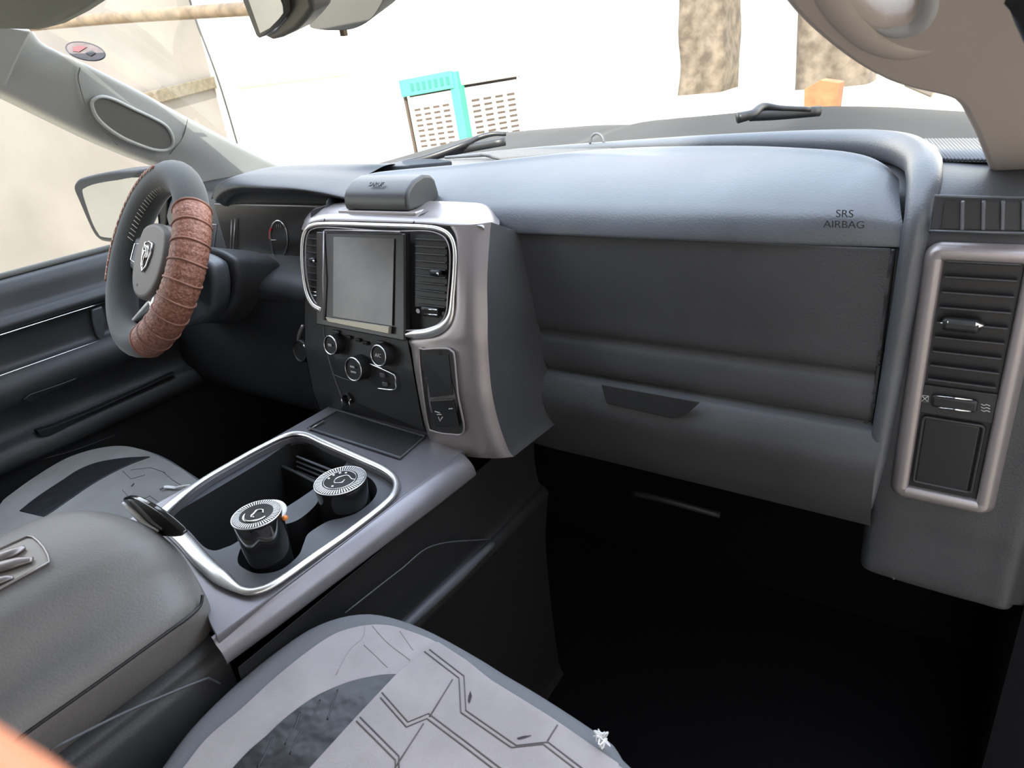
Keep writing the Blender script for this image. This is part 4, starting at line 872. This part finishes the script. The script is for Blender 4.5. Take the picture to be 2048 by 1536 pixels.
# ------------------------------------------------------------------ two black canisters in the cup holders
def canister(c, zb, l, r_, zt, label, style):
    a = P(*l, z=zt); b = P(*r_, z=zt); ctr = P(*c, z=zt); R = (a - b).length / 2
    t = thing('black_canister', label, 'canister', (ctr.x, ctr.y, zb))
    H = zt - zb
    cx = Vector((ctr.x, ctr.y, zb))
    lathe('canister_body', cx, (0, 0, 1), [(R * .80, 0), (R * .82, .002), (R * .84, H * .25), (R * .86, H * .28), (R * .99, H - .003), (R * .98, H)], GLOSS, t, seg=64)
    ld = lathe('canister_lid', cx + Vector((0, 0, H)), (0, 0, 1), [(R * .985, -.001), (R, .001), (R * .99, .0028), (R * .96, .0032)], LIDB, t, seg=64)
    zz = H + .0036
    tube('lid_rim', [cx + Vector((R * .985 * math.cos(q), R * .985 * math.sin(q), zz - .0012)) for q in np.linspace(0, 2 * math.pi, 64, endpoint=False)], .0009, CHROME, ld, closed=True, seg=6)
    V, Fa = [], []; nt_ = 56
    for k in range(nt_):
        q0 = 2 * math.pi * k / nt_; q1 = q0 + 2 * math.pi / nt_ * .42; i = len(V)
        for q, rr in ((q0, R * .68), (q1, R * .68), (q1, R * .95), (q0, R * .95)): V.append(cx + Vector((rr * math.cos(q), rr * math.sin(q), zz)))
        Fa.append((i, i + 1, i + 2, i + 3))
    mk('tick_ring', V, Fa, CHROME, ld, smooth=False)
    base = math.radians(215)
    if style == 0:
        arc = [cx + Vector((R * .50 * math.cos(q), R * .50 * math.sin(q), zz)) for q in np.linspace(base - .2, base + 2.7, 24)]
        tube('lid_arc', arc, [.0006, .0022, .0024, .0008], BRIGHT, ld, n=30, seg=8, flat=.3, up=(0, 0, 1))
        tube('lid_swirl', [cx + Vector((R * f * math.cos(q), R * f * math.sin(q), zz)) for q, f in ((.6, .28), (1.4, .30), (2.4, .22), (3.4, .1), (4.6, .22), (5.3, .26))], .0013, BRIGHT, ld, n=30, seg=8)
        dsk = lathe('white_disc', cx + Vector((-.004, .0095, H - .004)), (0, 0, 1), [(R * .96, -.003), (R * .98, -.001), (R * .95, .001)], WHITE, t, seg=48)
        rbox('orange_tab', cx + Vector((R * .93, R * .62, H - .006)), (.006, .006, .006), ORANGE, dsk, bevel=.002)
    else:
        tube('lid_circle', [cx + Vector((R * .62 * math.cos(q), R * .62 * math.sin(q), zz)) for q in np.linspace(0, 2 * math.pi, 48, endpoint=False)], .0006, CHROME, ld, closed=True, seg=6)
        tube('lid_swirl', [cx + Vector((R * f * math.cos(q), R * f * math.sin(q), zz)) for q, f in ((.45, .62), (.6, .45), (1.4, .36), (2.4, .22), (3.4, .2), (4.6, .24), (5.8, .24), (6.8, .2))], .0008, CHROME, ld, n=40, seg=6)
        for q, f in ((1.9, .48), (2.4, .5), (2.9, .5), (3.4, .5), (4.9, .46)): lathe('lid_dot', cx + Vector((R * f * math.cos(q), R * f * math.sin(q), zz - .0005)), (0, 0, 1), [(.0018, 0), (.0016, .001)], CHROME, ld, seg=12)
canister((514, 1032), .535, (465, 1052), (562, 1010), .668, 'taller black glossy canister in the rear cup holder with a white disc behind its lid', 0)
canister((681, 964), .535, (633, 986), (728, 942), .640, 'lower black canister with ornate silver ringed lid in the front cup holder', 1)
# ------------------------------------------------------------------ seats
def seat(name, label, outline, zt, inner, leather, quilt, topmat, center, back):
    t = thing(name, label, 'seat', (center[0], center[1], 0))
    OL = cr(outline, 90, True); c = Vector((center[0], center[1], 0))
    def sc(s, z): return [Vector((c.x + (p.x - c.x) * s, c.y + (p.y - c.y) * s, z)) for p in OL]
    ins = lambda d, z: [Vector((a, b, z)) for a, b in inset([(p.x, p.y) for p in OL], d)]
    rows = [ins(.02, zt - .26), ins(.004, zt - .20), ins(0, zt - .06), ins(-.002, zt - .02), ins(.001, zt - .007), ins(.009, zt - .001), ins(.02, zt), sc(.6, zt), sc(.02, zt)]
    V = [p for r in rows for p in r]; n = len(OL); Fa = []
    for i in range(len(rows) - 1):
        for j in range(n): Fa.append((i * n + j, i * n + (j + 1) % n, (i + 1) * n + (j + 1) % n, (i + 1) * n + j))
    mk('seat_cushion', V, Fa, PIPE, t)
    prism('suede_top', inner, (0, 0, .004), topmat, t, .0035, 3)
    prism('leather_insert', leather, (0, 0, .0022), LEATH, t, .001, 2)
    q = prism('quilted_panel', quilt, (0, 0, .0032), topmat, t, .002, 3)
    rbox('seat_base', (c.x, c.y, (zt - .24) / 2 ), (.42, .44, zt - .24), BLACKP, t, bevel=.01)
    x0, x1 = back
    rbox('backrest', ((x0 + x1) / 2, -.42, zt + .26), (x1 - x0, .13, .50), PIPE, t, rot=Matrix.Rotation(math.radians(-14), 4, 'X'), bevel=.05, seg=5)
    rbox('headrest', ((x0 + x1) / 2, -.50, zt + .60), (.26, .10, .15), PIPE, t, rot=Matrix.Rotation(math.radians(-10), 4, 'X'), bevel=.04, seg=5)
    return t, q
ZS = .570
op = [(318, 1540), (345, 1502), (380, 1457), (430, 1405), (490, 1350), (560, 1295), (620, 1256), (680, 1233), (740, 1226), (800, 1238), (870, 1266), (960, 1316), (1008, 1346), (1068, 1381), (1130, 1420), (1180, 1453), (1228, 1488), (1266, 1536)]
OLp = [P(u, v, z=ZS - .006) for u, v in op]
x0 = OLp[0].x
OLp = OLp + [Vector((.655, OLp[-1].y - .004, ZS)), Vector((.695, .33, ZS)), Vector((.715, .22, ZS)), Vector((.715, -.30, ZS)), Vector((.60, -.36, ZS)), Vector((.3, -.36, ZS)), Vector((x0, -.30, ZS)), Vector((x0 + .006, -.1, ZS)), Vector((x0 + .006, .0, ZS)), Vector((x0 + .005, .05, ZS)), Vector((x0 + .004, .085, ZS)), Vector((x0 + .002, .11, ZS))]
ip = [(363, 1536), (412, 1475), (481, 1416), (544, 1358), (612, 1303), (671, 1265), (730, 1249), (778, 1249), (827, 1263), (876, 1284), (935, 1322), (983, 1361), (1101, 1434), (1228, 1522), (1250, 1538)]
IPp = [P(u, v, z=ZS + .004) for u, v in ip]
IPp = cr(IPp, 70) + [Vector((.64, IPp[-1].y - .012, ZS + .004)), Vector((.67, .30, ZS + .004)), Vector((.69, .20, ZS + .004)), Vector((.69, -.3, ZS + .004)), Vector((IPp[0].x + .005, -.3, ZS + .004))]
IPp = [p - Vector((0, 0, .004)) for p in IPp]
def SZ(u, v, dz=0.): return P(u, v, z=ZS + dz)
le = cr([SZ(u, v, .0035) for u, v in [(800, 1350), (770, 1351), (749, 1354), (715, 1361), (681, 1372), (635, 1393), (593, 1421), (560, 1448), (534, 1473), (500, 1502), (466, 1538)]], 40)
le = le + [Vector((le[-1].x - .01, le[-1].y - .12, le[-1].z)), SZ(640, 1620, .0035), SZ(700, 1500, .0035), SZ(790, 1380, .0035)]
qp = [SZ(876, 1286, .004), SZ(798, 1346, .004), SZ(710, 1440, .004), SZ(622, 1537, .004)]
qd = (qp[-1] - qp[-2]).normalized(); qp.append(qp[-1] + qd * .35)
qr = [SZ(u, v, .004) for u, v in [(1238, 1530), (1101, 1436), (983, 1363), (935, 1324)]]
qp = qp + [Vector((.60, -.28, ZS + .004)), Vector((.60, qr[0].y - .03, ZS + .004))] + qr
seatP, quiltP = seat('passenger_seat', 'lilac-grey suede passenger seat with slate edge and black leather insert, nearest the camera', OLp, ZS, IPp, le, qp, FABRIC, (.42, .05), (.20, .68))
q_ = .0074
def gro(px, w=.0009): return [SZ(u, v, q_) for u, v in px]
def dbl(px, off=(7, -5)): return [gro(px), gro([(u + off[0], v + off[1]) for u, v in px])]
A_ = [(849, 1303), (918, 1356), (922, 1425), (1023, 1495), (1086, 1488), (1160, 1545)]
B_ = [(761, 1395), (813, 1454), (854, 1437), (935, 1498), (1000, 1548)]
C_ = [(713, 1442), (755, 1484), (791, 1520), (791, 1545)]
tubes('quilting_seam', dbl(A_, (10, -4)) + dbl(B_, (3, -10)) + dbl(C_, (7, -8)) + [gro([(905, 1359), (859, 1434)]), gro([(847, 1447), (790, 1536)]), gro([(1115, 1450), (1095, 1482)])], .00075, SEAM, quiltP)
for pts in ([(941, 1382), (944, 1392), (939, 1407), (936, 1403), (937, 1392)], [(1034, 1476), (1048, 1472), (1063, 1471), (1050, 1476), (1036, 1479)]):
    prism('torn_slit', [SZ(u, v, q_ + .0001) for u, v in pts], (0, 0, .0004), mat('slit_dark', (.05, .04, .05), .9), quiltP)
tubes('seat_crease', [[SZ(u, v, .0040) for u, v in l] for l in ([(730, 1251), (726, 1275), (700, 1300), (672, 1350)], [(728, 1290), (750, 1310), (775, 1335)], [(745, 1252), (775, 1285), (820, 1320)], [(800, 1262), (826, 1300)])], .0007, mat('crease_fabric', (.33, .30, .31), .9), seatP, n=16)
tubes('leather_crease', [[SZ(u, v, .0052) for u, v in l] for l in ([(640, 1400), (628, 1430), (598, 1470), (580, 1510)], [(600, 1425), (590, 1455), (570, 1490)], [(545, 1475), (535, 1500), (515, 1535)], [(675, 1380), (665, 1410), (655, 1440)])], .0011, LEATH, seatP, n=16)
fz = []
for k in range(9):
    c = SZ(1203 + random.uniform(-12, 6), 1484 + random.uniform(-6, 12), .006); fz.append([c] + [c + Vector((random.uniform(-.006, .006), random.uniform(-.004, .006), random.uniform(.002, .012))) for _ in range(4)])
tubes('frayed_threads', fz, .0007, WHITE, seatP, n=16)
ZD = .50
od = [(-60, 1045), (0, 1000), (60, 957), (130, 916), (200, 894), (262, 889), (320, 905), (370, 934), (425, 972)]
OD = [P(u, v, z=ZD) for u, v in od] + [Vector((-.235, .485, ZD)), Vector((-.185, .43, ZD)), Vector((-.175, .25, ZD)), Vector((-.175, -.30, ZD)), Vector((-.3, -.36, ZD)), Vector((-.58, -.36, ZD)), Vector((-.67, -.28, ZD)), Vector((-.672, .0, ZD))]
idp = inset([(p.x, p.y) for p in cr(OD, 80, True)], .012)
ld_ = cr([P(u, v, z=ZD + .0035) for u, v in [(39, 1023), (79, 992), (126, 961), (157, 941), (195, 926), (247, 917), (298, 914)]], 20) + cr([P(u, v, z=ZD + .0035) for u, v in [(301, 915), (265, 928), (225, 947), (184, 970), (140, 1000), (90, 1035)]], 20)
qd_ = cr([P(u, v, z=ZD + .004) for u, v in [(90, 1037), (142, 1002), (186, 972), (227, 949), (267, 930), (305, 917)]], 20) + [P(u, v, z=ZD + .004) for u, v in [(330, 920), (368, 942), (408, 972)]] + [Vector((-.25, .45, ZD + .004)), Vector((-.22, .38, ZD + .004)), Vector((-.22, -.2, ZD + .004)), Vector((-.5, -.2, ZD + .004))]
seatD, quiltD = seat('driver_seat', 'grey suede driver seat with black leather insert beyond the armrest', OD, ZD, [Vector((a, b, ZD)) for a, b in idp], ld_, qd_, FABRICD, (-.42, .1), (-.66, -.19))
def SD(u, v): return P(u, v, z=ZD + .0074)
tubes('quilting_seam', [[SD(u, v) for u, v in l] for l in ([(245, 942), (262, 958), (290, 950)], [(325, 943), (345, 960), (395, 990)], [(245, 980), (256, 992), (282, 1000), (300, 992), (322, 1008)], [(262, 940), (300, 935), (330, 945)])], .0007, SEAM, quiltD)
prism('torn_slit', [SD(u, v) for u, v in [(262, 972), (268, 966), (269, 968), (264, 974)]], (0, 0, .0004), mat('slit_dark', (.04, .04, .04), .9), quiltD)
cb = thing('charging_cable', 'white charging cable with plug lying on the driver seat', 'cable', P(340, 974, z=ZD + .0076))
def CB(u, v, d=.003): return P(u, v, z=ZD + .0076 + d)
tube('cable_cord', [CB(350, 976), CB(362, 973, .006), CB(378, 971, .006), CB(405, 972, .004), CB(430, 975, .003)], .0019, WHITE, cb, n=24, seg=10)
tube('plug_body', [CB(329, 974, .004), CB(336, 974, .004), CB(352, 976, .004)], [.0038, .004, .0032], WHITE, cb, n=8, seg=12, flat=.6, up=(0, 0, 1))
tube('plug_tip', [CB(320, 979, .004), CB(330, 974, .004)], .0025, CONSG, cb, seg=8, flat=.5, up=(0, 0, 1))
# ------------------------------------------------------------------ driver door
dr = thing('driver_door', 'dark driver door panel with two bright trim strips and side mirror', 'door', (-.80, .3, .05))
pf = [(-.815, .850), (-.80, .856), (-.785, .852), (-.775, .838), (-.770, .815), (-.765, .800), (-.752, .793), (-.744, .782), (-.747, .772), (-.756, .766), (-.760, .750), (-.760, .712), (-.754, .700), (-.742, .694), (-.728, .680), (-.722, .662), (-.728, .640), (-.748, .618), (-.755, .59), (-.745, .572), (-.722, .562), (-.712, .545), (-.716, .525), (-.742, .50), (-.755, .42), (-.75, .25), (-.73, .12), (-.735, .04)]
rows = [[Vector((x, y, z)) for y in (-.85, -.3, .1, .5, .80, 1.0)] for x, z in pf]
dp = grid('door_panel', rows, DASH, dr, nu=16, nv=120)
def strip(name, z, x, r, m, y1=.66):
    tube(name, [Vector((x, -.8, z + .0)), Vector((x, .1, z)), Vector((x, y1, z - .002))], r, m, dr, n=20, seg=8)
strip('bright_trim_strip', .768, -.7485, .0017, BRIGHT, .63); strip('bright_trim_strip', .696, -.745, .0015, CHROME, .62)
tube('window_sill_seal', [Vector((-.803, -.8, .860)), Vector((-.803, 1.0, .862))], .006, RECESS, dr, seg=8)
dpk = prism('door_pocket_lip', [P(u, v, x=-.715) for u, v in [(75, 862), (110, 852), (200, 815), (300, 770), (352, 745), (340, 752), (230, 805), (140, 850), (100, 872), (82, 872)]], (-.02, 0, 0), BLACKP, dr, .003)
prism('door_pull_recess', [P(u, v, x=-.72) for u, v in [(45, 800), (60, 788), (120, 768), (155, 755), (150, 763), (60, 806)]], (-.02, 0, 0), BLACKP, dr, .002)
tube('door_line', [P(u, v, x=-.738) for u, v in [(-20, 950), (60, 925), (150, 900), (230, 870)]], .0012, CONSG, dr, n=12)
prism('inner_handle_plate', [P(u, v, x=-.745) for u, v in [(184, 620), (205, 612), (212, 640), (208, 690), (194, 672), (186, 645)]], (-.01, 0, 0), DASHUP, dr, .003)
mh = [(147, 377), (151, 363), (165, 355), (215, 344), (270, 340), (325, 338), (335, 400), (325, 487), (290, 488), (215, 485), (196, 478), (184, 462), (170, 432), (158, 404)]
mo = prism('side_mirror', cr([P(u, v, y=.86) for u, v in mh], 50, True), (.0, .07, 0), mat('mirror_shell', (.006, .007, .009), .5, spec=.15), dr, .012, 4)
gm = [(165, 384), (170, 376), (190, 368), (230, 361), (285, 357), (310, 400), (312, 476), (250, 477), (206, 474), (196, 466), (186, 448), (175, 418)]
prism('mirror_glass', cr([P(u, v, y=.857) for u, v in gm], 50, True), (0, .004, 0), MIRROR, mo)
prism('mirror_arm', [Vector((-.98, .87, .88)), Vector((-.81, .90, .88)), Vector((-.81, .90, .84)), Vector((-.98, .87, .85))], (0, .05, 0), BLACKP, mo, .006)
win = struct(mk('window_2', [(-.806, -.8, .862), (-.806, .99, .862), (-.74, .55, 1.21), (-.72, -.8, 1.23)], [(0, 1, 2, 3)], GLASS, smooth=False)); win['label'] = 'driver door window'
# ------------------------------------------------------------------ fingertip of the person holding the phone
def CP(r, d, f): return Vector(CAM) + Vector((AX[0], AY[0], AZ[0])) * r + Vector((AX[1], AY[1], AZ[1])) * d + Vector((AX[2], AY[2], AZ[2])) * f
def chain(pts, rad):
    return tube_data(cr([CP(*p) for p in pts], 24), [float(np.interp(i / 24, np.linspace(0, 1, len(rad)), rad)) for i in range(25)], False, 16)
V, Fa = [], []
def addc(pts, rad):
    v, f = chain(pts, rad); k = len(V); V.extend(v); Fa.extend([tuple(i + k for i in ff) for ff in f])
_CP = CP
def CP(r, d, f): return _CP(r - .0015, d + .0026, f)
addc([(-.100, .020, .015), (-.080, .0185, .045), (-.062, .0270, .056), (-.047, .0345, .056), (-.036, .0405, .055), (-.031, .0435, .054)], [.0105, .0098, .0090, .0092, .0085, .004])
addc([(-.104, .040, .012), (-.084, .043, .046), (-.060, .054, .056), (-.044, .062, .054)], [.0105, .0098, .009, .004])
addc([(-.106, .060, .010), (-.088, .063, .044), (-.064, .074, .054), (-.049, .080, .052)], [.0100, .0095, .0085, .004])
addc([(-.106, .078, .008), (-.092, .084, .036), (-.074, .092, .046), (-.062, .096, .045)], [.0092, .0085, .0075, .0035])
addc([(-.112, .075, -.02), (-.098, .045, -.032), (-.080, .025, -.032), (-.066, .014, -.030)], [.015, .012, .0105, .005])
addc([(-.106, .018, .006), (-.112, .05, -.004), (-.116, .10, -.02), (-.122, .14, -.04)], [.015, .022, .024, .020])
addc([(-.108, .030, .002), (-.110, .07, .000), (-.118, .10, -.02)], [.016, .020, .020])
addc([(-.118, .11, -.03), (-.13, .20, -.08), (-.15, .32, -.16)], [.024, .026, .034])
hand = mk('person', V, Fa, SKIN)
m = hand.modifiers.new('remesh', 'REMESH'); m.mode = 'VOXEL'; m.voxel_size = .0022; m.use_smooth_shade = True
m = hand.modifiers.new('smooth', 'SMOOTH'); m.iterations = 6
tag(hand, 'person holding the camera phone, one blurred pink finger showing at the bottom left corner', 'person')
